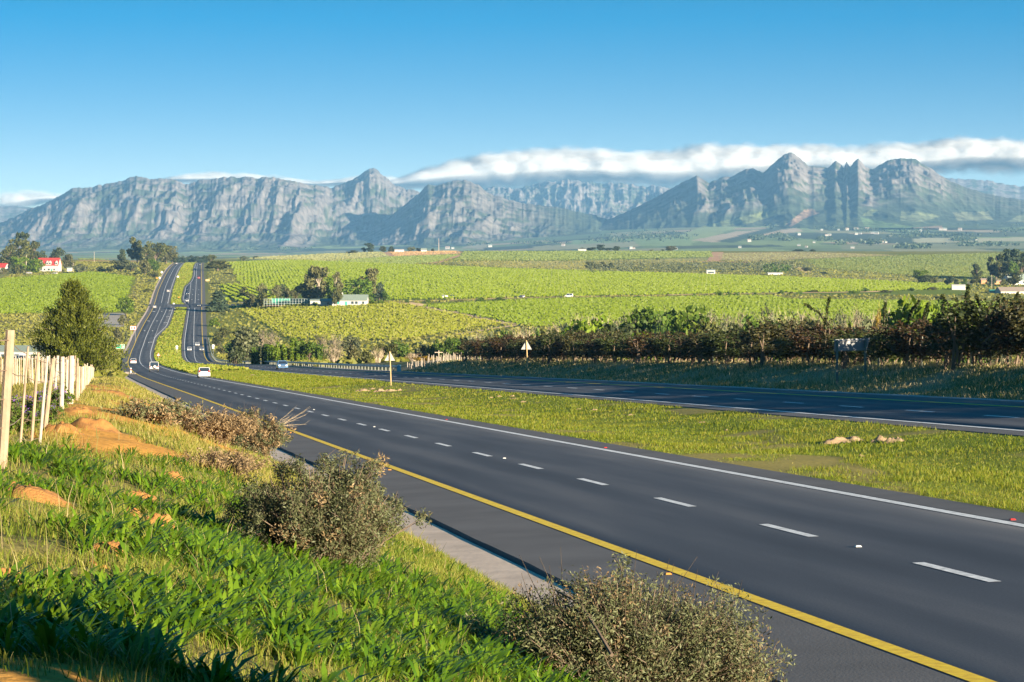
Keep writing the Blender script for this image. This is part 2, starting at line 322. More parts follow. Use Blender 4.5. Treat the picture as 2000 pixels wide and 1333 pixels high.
# ------------------------------------------------------------------ roads
ST = np.unique(np.concatenate([np.arange(6, 120, 2.0), np.arange(120, 500, 5.0), np.arange(500, 1360, 8.0), np.arange(1360, 1440, 2.0), np.arange(1440, 2960, 14.0)]))
def ribbon(name, wl, wr, dz, m, Y0, Y1, kind='structure', skirt=0.0, cols=1, lift=True):
    Y = ST[(ST > Y0) & (ST < Y1)]; Y = np.concatenate([[Y0], Y, [Y1]])
    a = wl(Y) if callable(wl) else np.full_like(Y, wl); b = wr(Y) if callable(wr) else np.full_like(Y, wr)
    off = dz + (Y * 2.5e-5 if lift else 0)
    cs = [a + (b - a) * k / cols for k in range(cols + 1)]; us = list(range(cols + 1)); zz = [Zr(c, Y) + off for c in cs]
    if skirt:
        cs = [a] + cs + [b]; zz = [zz[0] - skirt] + zz + [zz[-1] - skirt]
    V = np.stack([np.stack([xof(c, Y), Y, z], 1) for c, z in zip(cs, zz)], 1); k = len(cs); n = len(Y)
    i = np.arange(n - 1)[:, None] * k + np.arange(k - 1)[None, :]; i = i.ravel()
    Q = np.stack([i, i + 1, i + 1 + k, i + k], 1)
    o = mesh_np(name, V.reshape(-1, 3), Q, m); me = o.data
    uvl = me.uv_layers.new(name='road'); wv = np.stack(cs, 1).reshape(-1); yv = np.repeat(Y, k); li = np.empty(len(me.loops), np.int32); me.loops.foreach_get('vertex_index', li)
    uvl.data.foreach_set('uv', np.stack([wv[li], yv[li]], 1).astype(np.float32).ravel())
    if kind: o['kind'] = kind
    return o
E_L = lambda Y: 7.62 + 0 * Y + 0.035 * (vnoise(Y * .6, 0, 4) - .5) * 2
ribbon('road', E_L, lambda Y: wLW(Y) + 1.1, 0.0, M['asphalt'], 6, 2950, skirt=0.5, cols=4)
ribbon('road', lambda Y: wRW(Y) - 1.2, lambda Y: wRY(Y) + 2.1, 0.0, M['asphalt'], 6, 2950, skirt=0.5, cols=4)
ribbon('road_shoulder', lambda Y: E_L(Y) + 0.01, 9.40, 0.004, M['shoulder'], 6, 2950, cols=2)
ribbon('road_shoulder', lambda Y: wRY(Y) + .15, lambda Y: wRY(Y) + 2.09, 0.004, M['shoulder'], 6, 2950, cols=2)
ribbon('road_shoulder', lambda Y: wLW(Y) + .2, lambda Y: wLW(Y) + 1.09, 0.004, M['shoulder'], 6, 2950)
ribbon('road_shoulder', lambda Y: wRW(Y) - 1.19, lambda Y: wRW(Y) - .2, 0.004, M['shoulder'], 6, 2950)
ribbon('gutter', 6.35, 7.52, -0.045, M['concrete'], 8, 455, cols=3, lift=False)
ribbon('gutter', 6.55, 7.50, -0.02, M['concrete'], 950, 1395, lift=False)
ribbon('gutter', 6.55, 7.50, -0.02, M['concrete'], 1420, 2500, lift=False)
ribbon('gravel_strip', lambda Y: wRY(Y) + 2.12, lambda Y: wRY(Y) + 2.9 + .5 * (fbm(Y * .25, 3, 3, 4) - .5), -0.005, M['gravel'], 20, 470, lift=False, cols=2)
YA, YB = 1372.0, 1428.0
def line(wc, hw, m, Y0, Y1, nm='road_line'):
    f = wc if callable(wc) else (lambda Y: wc + 0 * Y)
    return ribbon(nm, lambda Y: f(Y) - hw, lambda Y: f(Y) + hw, 0.008, m, Y0, Y1)
line(9.57, .125, M['yellow'], 8, 1385); line(9.57, .125, M['yellow'], 1415, 2920)
line(wRY, .125, M['yellow'], 20, YA + 8); line(wRY, .125, M['yellow'], YB - 8, 2920)
line(wLW, .12, M['white'], 8, YA); line(wLW, .12, M['white'], YB, 2920)
line(wRW, .12, M['white'], 20, YA); line(wRW, .12, M['white'], YB, 2920)
wLD = lambda Y: 13.25 + 0 * Y
wRD = lambda Y: np.where(Y < 700, 33.95 + 0 * Y, wRY(Y) - 3.72) if True else 0
wRD = lambda Y: (33.95 * (1 - sstep(500, 800, Y)) + (wRY(Y) - 3.72) * sstep(500, 800, Y))
wTL = lambda Y: 17.0 + 0 * Y                       # edge of the right-turn lane, left carriageway
wTR = lambda Y: wRY(Y) - 7.35
def dashes(f, Y0, Y1, ln, per, hw=.095):
    k = 0; y = Y0
    while y < Y1:
        nm = 'lane_dash'
        o = ribbon(nm, lambda Y: f(Y) - hw, lambda Y: f(Y) + hw, 0.008, M['white'], y, y + ln); y += per
# dashed lane lines: dash ends read from the photograph (period 9.3 m, dash 3.5 m)
D0 = 5000 * 3.3 / 443.0 
dashes(wLD, D0 - 9.27, 640, 3.45, 9.27)
line(wLD, .10, M['white'], 645, 1390); line(wLD, .10, M['white'], 1435, 2900)
dashes(wRD, 56.0, 640, 3.45, 9.27)
line(wRD, .10, M['white'], 645, 1375); line(wRD, .10, M['white'], 1430, 2900)
dashes(wTL, 1095, 1368, 3, 6, .1); line(wTL, .1, M['white'], 1230, 1366)
line(wTR, .10, M['white'], 1432, 1760)
# crossing through the median and the two side roads at the junction
def patch(name, pts, m, up=0.03, kind='structure', n=1, skirt=.5):
    V = []; 
    for (w, Y) in pts: V.append((float(xof(w, np.array(float(Y)))), Y, float(Zr(w, np.array(float(Y)))) + up))
    k = len(V); V += [(x, y, z - skirt) for x, y, z in V]
    o = mesh_np(name, V, [tuple(range(k))] + [(i, i + k, (i + 1) % k + k, (i + 1) % k) for i in range(k)], m)
    o['kind'] = kind; return o
patch('crossover_road', [(17.5, 1388), (float(wRW(np.array(1400.))) + .6, 1384), (float(wRW(np.array(1400.))) + .6, 1414), (17.5, 1418)], M['asphalt'], .02)
for sx, nm in ((-1, 'side_road'), (1, 'side_road')):
    pts = []; Ys = (1396, 1414)
    w0 = 7.8 if sx < 0 else float(wRY(np.array(1400.))) + 1.9
    V = []; Q = []
    for k in range(5 if sx < 0 else 8):
        w = w0 + sx * k * 4.0
        for y in Ys:
            x = float(xof(w, np.array(float(y)))); V.append((x, y, max(gz(x, y), -99) + 0.12 - (0.0 if k else 0.07)))
    for k in range(4 if sx < 0 else 7): Q.append((2 * k, 2 * k + 2, 2 * k + 3, 2 * k + 1) if sx > 0 else (2 * k, 2 * k + 1, 2 * k + 3, 2 * k + 2))
    tag(mesh_np(nm, V, Q, M['asphalt']), kind='structure')

# ------------------------------------------------------------------ field colours (albedo of what grows there, by place)
FIELDS = [  # polygon in picture coordinates of the ground seen there, colour
 ([(-200, 548), (0, 545), (60, 540), (180, 531), (262, 541), (268, 546), (246, 596), (236, 612), (-200, 616)], (.17, .19, .018)),
 ([(150, 506), (282, 507), (282, 514), (150, 516)], (.34, .23, .075)),
 ([(236, 612), (246, 596), (268, 546), (285, 545), (275, 575), (262, 612)], (.26, .22, .07)),
 ([(-100, 614), (262, 614), (250, 700), (-100, 700)], (.19, .17, .07)),
 ([(110, 524), (128, 524), (128, 531), (110, 531)], (.42, .22, .11)),
 ([(155, 612), (250, 612), (240, 640), (150, 640)], (.33, .30, .26)),
 ([(456, 505), (640, 510), (1000, 524), (1500, 540), (1900, 554), (1890, 577), (1500, 575), (1040, 580), (760, 588), (520, 588)], (.125, .165, .018)),
 ([(440, 592), (760, 588), (800, 594), (1010, 634), (640, 668), (430, 680)], (.20, .21, .03)),
 ([(800, 594), (1040, 583), (1500, 577), (1560, 585), (1960, 588), (1960, 640), (1010, 634)], (.16, .20, .014)),
 ([(1560, 583), (1950, 592), (1980, 640), (1560, 640)], (.145, .20, .02)),
 ([(400, 507), (560, 500), (745, 489), (765, 501), (700, 506), (640, 511), (460, 507)], (.29, .30, .13)),
 ([(740, 489), (895, 487), (905, 496), (765, 501)], (.47, .31, .15)),
 ([(640, 511), (765, 501), (900, 497), (905, 499), (850, 514), (700, 516)], (.17, .21, .055)),
 ([(905, 490), (1395, 488), (1395, 504), (1100, 510), (880, 510)], (.155, .195, .04)),
 ([(860, 512), (1100, 510), (1395, 503), (1400, 512), (1150, 528), (1000, 524)], (.24, .25, .10)),
 ([(1405, 494), (1560, 492), (1640, 494), (1760, 499), (1560, 506), (1500, 512), (1405, 509)], (.31, .25, .12)),
 ([(1500, 512), (1760, 499), (2100, 490), (2100, 545), (1900, 547), (1560, 535)], (.21, .22, .07)),
 ([(1150, 512), (1560, 512), (1620, 538), (1300, 534), (1150, 529)], (.16, .17, .07)),
 ([(1560, 536), (1870, 548), (1860, 556), (1600, 545)], (.24, .23, .09)),
 ([(1800, 546), (1990, 543), (1990, 556), (1800, 556)], (.27, .25, .12)),
]
FARP = [  # patches on the far plain and the mountain foot
 ([(1300, 470), (1380, 440), (1500, 412), (1540, 415), (1480, 432), (1420, 452), (1340, 480)], (.26, .30, .12)),
 ([(1535, 438), (1570, 412), (1585, 408), (1600, 417), (1570, 428), (1545, 444)], (.45, .30, .20)),
 ([(1350, 470), (1440, 452), (1560, 446), (1570, 452), (1480, 462), (1400, 474)], (.42, .33, .22)),
 ([(1400, 472), (1520, 440), (1550, 445), (1500, 455), (1430, 475)], (.06, .085, .05)),
 ([(1685, 420), (1700, 410), (1712, 409), (1718, 420), (1690, 423)], (.28, .32, .14)),
 ([(1758, 432), (1760, 412), (1790, 414), (1840, 422), (1800, 434)], (.25, .29, .15)),
 ([(1680, 425), (1760, 440), (1800, 444), (1790, 455), (1690, 446)], (.22, .32, .11)),
 ([(1780, 445), (1840, 441), (1840, 448), (1790, 450)], (.42, .30, .19)),
 ([(1860, 415), (1930, 414), (1940, 430), (1870, 432)], (.26, .28, .15)),
 ([(1965, 434), (2000, 416), (2050, 410), (2050, 436)], (.25, .28, .15)),
 ([(1120, 470), (1350, 462), (1350, 480), (1120, 482)], (.22, .29, .12)),
 ([(1040, 482), (1240, 472), (1250, 482), (1040, 490)], (.30, .29, .16)),
 ([(900, 484), (960, 470), (945, 488)], (.32, .29, .18)),
 ([(1700, 458), (2050, 454), (2050, 462), (1700, 466)], (.09, .11, .06)),
 ([(1780, 466), (2050, 464), (2050, 470), (1790, 475)], (.38, .36, .22)),
 ([(1640, 478), (2050, 474), (2050, 486), (1640, 488)], (.20, .21, .11)),
]
def colours(X, Y):
    Yc = np.maximum(Y, 5.0); px = CX + F * X / Yc; Z = ground(X, Y, False); py = HY - F * Z / Yc
    w = wof(X, np.clip(Y, -60, 3350)); n1 = fbm(X * .02, Y * .01, 4, 31); n2 = fbm(X * .3, Y * .2, 4, 33)
    C = np.empty(X.shape + (3,)); C[:] = (.17, .175, .045)
    C += (n1 - .5)[..., None] * np.array((.10, .05, .03))
    near = Y < 600
    bk = near & (w < 6.6); t = n2[..., None]
    C[bk] = ((1 - t) * np.array((.075, .085, .025)) + t * np.array((.26, .21, .075)))[bk]
    sand = sstep(.50, .60, fbm(X * .45 + 3, Y * .14, 4, 41) + .18 * sstep(45, 62, Y) * sstep(4.2, 1.2, w) - .10 * (Y < 45) - .15 * (w < -1.0)) * sstep(5.8, 4.2, w) * sstep(200, 150, Y)
    C = C * (1 - (sand * bk)[..., None]) + (sand * bk)[..., None] * np.array((.50, .25, .055))
    md = near & (w > 17) & (w < 31); bare = sstep(.56, .68, fbm(X * .35, Y * .22, 4, 43))[..., None]
    C[md] = (((1 - t) * np.array((.16, .21, .016)) + t * np.array((.23, .24, .03))) * (1 - .6 * bare) + .6 * bare * np.array((.36, .25, .10)))[md]
    vg = near & (w > 39) & (w < 52)
    C[vg] = ((1 - sstep(.42, .58, n2)[..., None]) * np.array((.10, .125, .04)) + sstep(.42, .58, n2)[..., None] * np.array((.27, .215, .12)))[vg]
    sl_ = near & (w < -1.2)
    C[sl_] = ((1 - t) * np.array((.20, .19, .05)) + t * np.array((.31, .25, .09)))[sl_]
    mid = (Y > 560) & (Y < 3500)
    for poly, c in FIELDS:
        k = mid & inpoly(px, py, poly) & ((w < 3) | (w > float(44)))
        C[k] = np.array(c) * (0.86 + 0.28 * n1[k])[:, None]
    mm = (Y > 560) & (Y < 2950) & (w > 17.5) & (w < wRW(np.clip(Y, 0, 3350)) - 1)
    C[mm] = np.array((.205, .195, .04)) * (0.8 + .4 * n2[mm])[:, None]
    far = Y > 4200
    u = X / 230 + .6 * fbm(X * .002, Y * .0006, 2, 51); v = Y / 420 + .7 * fbm(X * .002, Y * .0006, 2, 53)
    cid = _hash(np.floor(u), np.floor(v + .5 * np.floor(u)), 77)
    pal = np.array([(.20, .25, .10), (.15, .20, .08), (.26, .25, .13), (.08, .10, .055), (.22, .28, .11), (.34, .27, .17), (.13, .17, .08), (.19, .20, .10)])
    pc = pal[(cid * 7.99).astype(int)]
    C[far] = pc[far] * (0.85 + .3 * n1[far])[:, None]
    wood = far & (fbm(X * .004, Y * .0016, 4, 55) > .60); C[wood] = (.055, .075, .045)
    for poly, c in FARP:
        k = far & inpoly(px, py, poly); C[k] = np.array(c) * (0.85 + .3 * n1[k])[:, None]
    return np.clip(C, .01, .9), w
def colattr(me, C):
    a = me.color_attributes.new('tint', 'FLOAT_COLOR', 'POINT')
    a.data.foreach_set('color', np.concatenate([C, np.ones((len(C), 1))], 1).astype(np.float32).ravel())
def groundmat(name, fine=8.0, bump=.5, rough=.95, amp=.35):
    m, n, o = newmat(name); a = N(n, 'ShaderNodeVertexColor'); a.layer_name = 'tint'
    b = N(n, 'ShaderNodeBsdfPrincipled'); b.inputs['Roughness'].default_value = rough; b.inputs['Specular IOR Level'].default_value = .1
    f = noise(n, fine, 6); mr = N(n, 'ShaderNodeMapRange'); n.links.new(f, mr.inputs[0]); mr.inputs[1].default_value = .25; mr.inputs[2].default_value = .75; mr.inputs[3].default_value = 1 - amp; mr.inputs[4].default_value = 1 + amp
    hv = N(n, 'ShaderNodeHueSaturation'); n.links.new(a.outputs[0], hv.inputs['Color']); n.links.new(mr.outputs[0], hv.inputs['Value']); n.links.new(hv.outputs[0], b.inputs['Base Color'])
    if bump:
        bp = N(n, 'ShaderNodeBump'); bp.inputs['Strength'].default_value = bump; bp.inputs['Distance'].default_value = .05; n.links.new(f, bp.inputs['Height']); n.links.new(bp.outputs[0], b.inputs['Normal'])
    n.links.new(b.outputs[0], o.inputs[0]); return m
ang = np.concatenate([np.linspace(-math.pi, -.6, 40), np.linspace(-.6, -.24, 40)[1:], np.linspace(-.24, .24, 350)[1:], np.linspace(.24, .6, 40)[1:], np.linspace(.6, math.pi, 40)[1:-1]])
rad = np.concatenate([[.01], np.exp(np.linspace(math.log(3), math.log(700), 60)), np.exp(np.linspace(math.log(700), math.log(3400), 190))[1:], np.exp(np.linspace(math.log(3400), math.log(15400), 80))[1:]])
A_, R_ = np.meshgrid(ang, rad); TX = R_ * np.sin(A_); TY = R_ * np.cos(A_)
# rings are straight across inside the view so that every row of the sheet lies at one distance
inn = np.abs(A_) < .6; TX = np.where(inn, R_ * np.tan(A_), TX / np.cos(.6)); TY = np.where(inn, R_, TY / np.cos(.6))
TZ = ground(TX, TY); _w = wof(TX, np.clip(TY, -60, 3350))
TZ = TZ - 1.6 * (np.clip((_w - NS_W[0] - .5) / 3, 0, 1) * np.clip((NS_W[1] - .5 - _w) / 3, 0, 1) * np.clip((TY - NS_Y[0] - .3) / 2, 0, 1) * np.clip((NS_Y[1] - 2 - TY) / 20, 0, 1))
TC, TW = colours(TX.ravel(), TY.ravel())
na = len(ang); i = (np.arange(len(rad) - 1)[:, None] * na + np.arange(na)[None, :]); j = (np.arange(len(rad) - 1)[:, None] * na + (np.arange(na)[None, :] + 1) % na)
Q = np.stack([i.ravel(), j.ravel(), (j + na).ravel(), (i + na).ravel()], 1)[:, ::-1]
M['ground'] = groundmat('ground_cover')
g = mesh_np('ground', np.stack([TX.ravel(), TY.ravel(), TZ.ravel()], 1), Q.copy(), M['ground'], True); tag(g, kind='structure'); colattr(g.data, TC)
del TX, TY, TZ, A_, R_

# the near sheet: rows across the road, columns along its edges
_L = float(wLW(np.array(50.))) + 1.02; _RW = 30.4 - 1.12; _RE = 37.7 + 2.05
wc = np.unique(np.round(np.concatenate([np.linspace(NS_W[0], -3, 30), np.linspace(-3, 6.3, 50), [6.4, 6.6, 7.0, 9, 13], [_L - .9, _L - .4, _L - .02, _L + .1], np.linspace(_L + .4, _RW - .4, 34), [_RW - .1, _RW + .02, _RW + .4, _RW + .9, 34], [_RE - .9, _RE - .4, _RE - .02, _RE + .1], np.linspace(_RE + .4, 52, 34), np.linspace(53, NS_W[1], 14)]), 3))
yc = np.exp(np.linspace(math.log(NS_Y[0]), math.log(NS_Y[1]), 330))
WW, YY = np.meshgrid(wc, yc); XX = xof(WW, YY); ZZ = ground(XX, YY, False)
ZZ = ZZ - .5 * (((WW > 6.5) & (WW < _L - .3)) | ((WW > _RW + .3) & (WW < _RE - .3)))
C2, _ = colours(XX.ravel(), YY.ravel()); k = len(wc); i = (np.arange(len(yc) - 1)[:, None] * k + np.arange(k - 1)[None, :]).ravel()
g2 = mesh_np('ground', np.stack([XX, YY, ZZ], -1).reshape(-1, 3), np.stack([i, i + 1, i + 1 + k, i + k], 1), M['ground'], True); tag(g2, kind='structure'); colattr(g2.data, C2)
def tint_at(X, Y): return colours(np.asarray(X, float), np.asarray(Y, float))[0]
# dirt tracks laid along the fields
def track(name, pts, hw, m, ymin=600, ymax=3400, up=.12):
    P3 = [hit(px, py, ymin, ymax) for px, py in pts]; q = []
    for a, b in zip(P3[:-1], P3[1:]):
        n = max(2, int(math.hypot(b[0] - a[0], b[1] - a[1]) / 12))
        q += [(a[0] + (b[0] - a[0]) * t / n, a[1] + (b[1] - a[1]) * t / n) for t in range(n)]
    q.append(P3[-1][:2]); q = np.array(q); d = np.gradient(q, axis=0); d /= np.linalg.norm(d, axis=1)[:, None] + 1e-9; nn = np.stack([-d[:, 1], d[:, 0]], 1)
    V = []
    for s_ in (-hw, hw):
        p = q + nn * s_; V.append(np.stack([p[:, 0], p[:, 1], ground(p[:, 0], p[:, 1], False) + up], 1))
    V = np.stack(V, 1).reshape(-1, 3); n = len(q); i = np.arange(n - 1) * 2
    return tag(mesh_np(name, V, np.stack([i, i + 2, i + 3, i + 1], 1)[:, ::-1].copy(), m), kind='structure')
track('dirt_track', [(785, 591), (850, 603), (930, 618), (1005, 634)], 4.5, M['tan'])
track('dirt_track', [(1012, 635), (930, 648), (860, 658), (800, 664)], 2.2, M['tan'])
track('dirt_track', [(760, 590), (880, 587), (1000, 583), (1120, 580), (1300, 577), (1420, 574), (1560, 573), (1700, 571), (1800, 562), (1870, 557)], 3.5, M['tan'])
track('dirt_track', [(1393, 511), (1398, 503), (1402, 493)], 7, M['redtrack'], 2000)
track('dirt_track', [(1330, 512), (1400, 512), (1470, 513)], 10, M['redtrack'], 2000)
track('dirt_track', [(846, 515), (872, 506), (902, 498)], 5, M['redtrack'], 2000)
track('dirt_track', [(744, 490), (757, 496), (766, 501)], 4, M['redtrack'], 2000)
track('farm_road', [(470, 592), (560, 590), (680, 588), (760, 588)], 3.0, M['concrete'])
track('dirt_track', [(1530, 516), (1560, 524), (1580, 534)], 4, M['tan'], 2000)
# ------------------------------------------------------------------ mountains
def mountain(name, sil, Yf, Yr, foot, seed, nx, nt, rocky, gully=1.0, px0=None, px1=None, cliff=.6, jag=3.0, spur=300.0, rlow=.0):
    """one range: silhouette (px, py) at the ridge distance, slopes running down to the foot with gullies and cliff bands"""
    cs = Curve(sil); px = np.linspace(px0 if px0 is not None else sil[0][0], px1 if px1 is not None else sil[-1][0], nx)
    py = np.interp(px, [q[0] for q in sil], [q[1] for q in sil]) * .75 + cs(px) * .25 + jag * (fbm(px * .11, px * 0, 4, seed) - .5) * 2 + jag * 1.3 * (ridged(px * .16, px * 0, 3, seed + 40) - .45) * -1
    yf = Yf(px) if callable(Yf) else np.full(nx, float(Yf)); yr = Yr(px) if callable(Yr) else np.full(nx, float(Yr))
    fp = foot(px); zr = -(py - HY) / F * yr; zf = -(fp - HY) / F * yf - 25
    s = np.concatenate([np.linspace(0, 1, nt), [1.04, 1.12, 1.3]]); S, PX = np.meshgrid(s, px)
    a = (PX - CX) / F; Y = yf[:, None] + S * (yr - yf)[:, None]; X = a * Y
    wx = X / spur + 1.2 * (fbm(X / 900, Y / 1300, 3, seed + 1) - .5)
    r1 = ridged(wx, Y / (spur * 5.0), 4, seed + 2); w2 = .7 * fbm(X / 260, Y / 300, 3, seed + 3)
    r2 = ridged(X / (spur * .30) + w2, Y / (spur * 2.0) + w2, 4, seed + 5); r3 = ridged(X / (spur * .085) + w2 * 2, Y / (spur * .6), 3, seed + 7); n = fbm(X / 420, Y / 420, 4, seed + 9)
    sw = np.clip(S + .14 * (n - .5) * S * (1 - S) * 4 + .10 * (r1 - .45) * 4 * S * (1 - S) * gully, 0, 1)
    p = .40 * sw ** 1.25 + .60 * (cliff * sstep(.50, .86, sw) * .62 + (1 - cliff) * .62 * sw ** 1.6 + .38 * sw ** 1.8)
    p = np.where(S > 1, 1 - (S - 1) * 1.2, p)
    dz = (zr - zf)[:, None]
    rk0 = rocky(PX)
    env = np.clip(5.5 * sw * (1.02 - sw), 0, 1) ** .6
    rough = (.35 - .30 * rlow) + (.65 + .30 * rlow) * np.clip(rk0 * sstep(.25 + rlow, .6 + rlow * .7, sw), 0, 1)
    p = p + env * gully * rough * (.060 * (r1 - .45) + .055 * (r2 - .45) + .030 * (r3 - .45)) * np.where(S > 1, 0, 1)
    # rock benches: level ledges with steep faces between
    ph = p * 11 + 1.6 * (n - .5) + X / 2600; bench = np.sin(2 * math.pi * ph)
    rock = sstep(.22 + rlow * 1.1, .5 + rlow, sw + .5 * (n - .5) + .3 * (r1 - .5)) * rk0
    p = p + .72 * bench / (2 * math.pi * 11) * rock * np.where(S > 1, 0, 1) * np.clip(env * 3, 0, 1)
    Z = zf[:, None] + dz * p
    V = np.stack([X, Y, Z], -1).reshape(-1, 3); k = len(s)
    i = (np.arange(nx - 1)[:, None] * k + np.arange(k - 1)[None, :]).ravel()
    Q = np.stack([i, i + k, i + k + 1, i + 1], 1)
    veg = np.array((.050, .066, .040)); low = np.array((.075, .10, .045)); rk = np.array((.20, .175, .16)); rk2 = np.array((.10, .095, .092))
    tn = fbm(X / 130, Z / 18, 4, seed + 13)[..., None]; t2 = fbm(X / 34, Z / 26, 3, seed + 15)
    rc = rk * tn + rk2 * (1 - tn)
    rmask = np.clip(rock * sstep(.34, .60, t2 + .30 * (r1 - .45) + .35 * (r2 - .45) - .16 * bench + .25 * (sw - .5)), 0, 1)[..., None]
    vc = veg * sstep(.15, .5, S)[..., None] + low * (1 - sstep(.15, .5, S))[..., None]
    C = vc * (1 - rmask) + rc * rmask
    pyv = HY - F * Z / Y; pxv = PX
    for poly, c in FARP:
        q = inpoly(pxv, pyv, poly); C[q] = np.array(c) * .55
    o = mesh_np(name, V, Q.copy(), M['rock'], False); colattr(o.data, C.reshape(-1, 3)); return tag(o, kind='structure')
M['rock'] = groundmat('mountain_slope', .022, 0, .95, .55)
one = lambda p: np.ones_like(p)
mountain('mountain_range', [(-160, 470), (-60, 452), (0, 436), (40, 418), (70, 404), (115, 385), (140, 370), (180, 365), (230, 356), (265, 345.5), (300, 348), (335, 348), (350, 356), (367, 363), (398, 350), (430, 347), (470, 348), (500, 352), (530, 349), (570, 355), (592, 359), (620, 363), (650, 366), (668, 358), (692, 349), (705, 340), (720, 331), (735, 332), (752, 345), (770, 360), (790, 367), (815, 372), (835, 384), (870, 400), (950, 430), (1010, 470)],
         lambda p: 9800 + 0 * p, lambda p: 12600 + 1400 * sstep(560, 720, p), Curve([(-200, 494), (0, 492), (500, 492), (1100, 486)]), 101, 640, 84, lambda p: 1.0 * one(p), 1.0, cliff=.8, jag=2.2, spur=210)
mountain('mountain_spur', [(640, 500), (700, 462), (760, 425), (800, 392), (820, 375), (836, 361), (850, 362), (872, 357), (890, 353), (906, 352), (925, 357), (940, 366), (952, 376), (985, 388), (1030, 398), (1080, 404), (1130, 414), (1200, 432), (1290, 465), (1340, 490)],
         9600, 12000, Curve([(600, 494), (900, 488), (1300, 478)]), 131, 420, 100, lambda p: .9 * sstep(1150, 980, p), .9, cliff=.55, jag=2.0, spur=240)
mountain('back_range', [(860, 372), (930, 371), (985, 366), (1010, 368), (1040, 362), (1075, 356), (1100, 352), (1140, 356), (1180, 358), (1230, 360), (1290, 366), (1330, 372), (1420, 390)],
         14600, 17000, Curve([(800, 440), (1500, 420)]), 151, 300, 80, one, 1.5, cliff=.9, jag=4.0, spur=150)
mountain('mountain_range', [(1040, 492), (1110, 462), (1160, 440), (1200, 424), (1240, 407), (1262, 395), (1290, 381), (1302, 374), (1330, 356), (1345, 351), (1360, 346), (1372, 351), (1385, 358), (1400, 353), (1415, 345), (1427, 346), (1440, 340), (1456, 334), (1470, 331), (1482, 337), (1490, 339), (1502, 329), (1520, 312), (1532, 304), (1542, 300), (1552, 303), (1566, 313), (1580, 326), (1592, 326), (1604, 327), (1616, 330), (1624, 322), (1631, 316), (1641, 321), (1648, 330), (1653, 317), (1660, 328), (1668, 318), (1676, 312), (1690, 327), (1705, 332), (1716, 324), (1735, 315), (1760, 309), (1786, 311), (1800, 319), (1815, 327), (1835, 341), (1850, 350), (1880, 364), (1920, 377), (1960, 386), (2000, 392), (2080, 402), (2200, 425)],
         lambda p: 9300 + 0 * p, lambda p: 11800 + 0 * p, Curve([(1000, 490), (1300, 472), (1500, 450), (1700, 432), (2000, 436), (2200, 440)]), 171, 640, 84, lambda p: .25 + .75 * sstep(1250, 1330, p) * sstep(1880, 1830, p), 1.0, cliff=.55, jag=1.3, spur=230, rlow=.28)
mountain('far_range', [(1700, 360), (1800, 346), (1860, 348), (1920, 352), (1980, 362), (2060, 372), (2200, 380)], 14800, 17300, Curve([(1600, 430), (2300, 430)]), 191, 120, 40, one, .6, cliff=.3, spur=500)
mountain('far_range', [(-260, 392), (-100, 396), (0, 402), (60, 404), (120, 412), (200, 440)], 14800, 17300, Curve([(-300, 470), (300, 470)]), 201, 120, 40, one, .6, cliff=.3, spur=500)

# ------------------------------------------------------------------ air
hb = MB(); hb.box((0, 0, 235), (37800, 37800, 590))
haze = hb.build('haze', [])
hm, hn, ho = newmat('haze_air'); pv = N(hn, 'ShaderNodeVolumePrincipled'); pv.inputs['Color'].default_value = (.24, .54, .92, 1)
pv.inputs['Density'].default_value = HAZE_D; pv.inputs['Anisotropy'].default_value = 0.0; hn.links.new(pv.outputs[0], ho.inputs['Volume'])
haze.data.materials.append(hm); tag(haze, kind='stuff')

# ------------------------------------------------------------------ the cloud lying behind and over the back range (beyond the haze box)
def cloudmat(name, thr, al):
    m, n, o = newmat(name); d = N(n, 'ShaderNodeBsdfDiffuse'); d.inputs['Color'].default_value = (.70, .71, .73, 1)
    t = N(n, 'ShaderNodeBsdfTranslucent'); t.inputs['Color'].default_value = (.70, .71, .73, 1)
    mx = N(n, 'ShaderNodeMixShader'); mx.inputs[0].default_value = .5; n.links.new(d.outputs[0], mx.inputs[1]); n.links.new(t.outputs[0], mx.inputs[2])
    ge = N(n, 'ShaderNodeNewGeometry'); va = N(n, 'ShaderNodeVectorMath', operation='MULTIPLY_ADD'); n.links.new(ge.outputs['Normal'], va.inputs[0]); va.inputs[1].default_value = (.28, .28, .28); va.inputs[2].default_value = (.3, -.75, .45)
    vz = N(n, 'ShaderNodeVectorMath', operation='NORMALIZE'); n.links.new(va.outputs[0], vz.inputs[0]); n.links.new(vz.outputs[0], d.inputs['Normal']); n.links.new(vz.outputs[0], t.inputs['Normal'])
    f = noise(n, 1 / 190., 9, 'Object', (1, 1, 1.3)); mr = N(n, 'ShaderNodeMapRange'); mr.interpolation_type = 'SMOOTHSTEP'; n.links.new(f, mr.inputs[0])
    mr.inputs[1].default_value = thr - .08; mr.inputs[2].default_value = thr + .08; mr.inputs[3].default_value = 0; mr.inputs[4].default_value = al
    tr = N(n, 'ShaderNodeBsdfTransparent'); m2 = N(n, 'ShaderNodeMixShader'); n.links.new(mr.outputs[0], m2.inputs[0])
    n.links.new(tr.outputs[0], m2.inputs[1]); n.links.new(mx.outputs[0], m2.inputs[2]); n.links.new(m2.outputs[0], o.inputs[0]); return m
NSH = 12
CM = [cloudmat('cloud_layer',   .20 + .40 * k / (NSH - 1), .34 - .17 * k / (NSH - 1)) for k in range(NSH)]
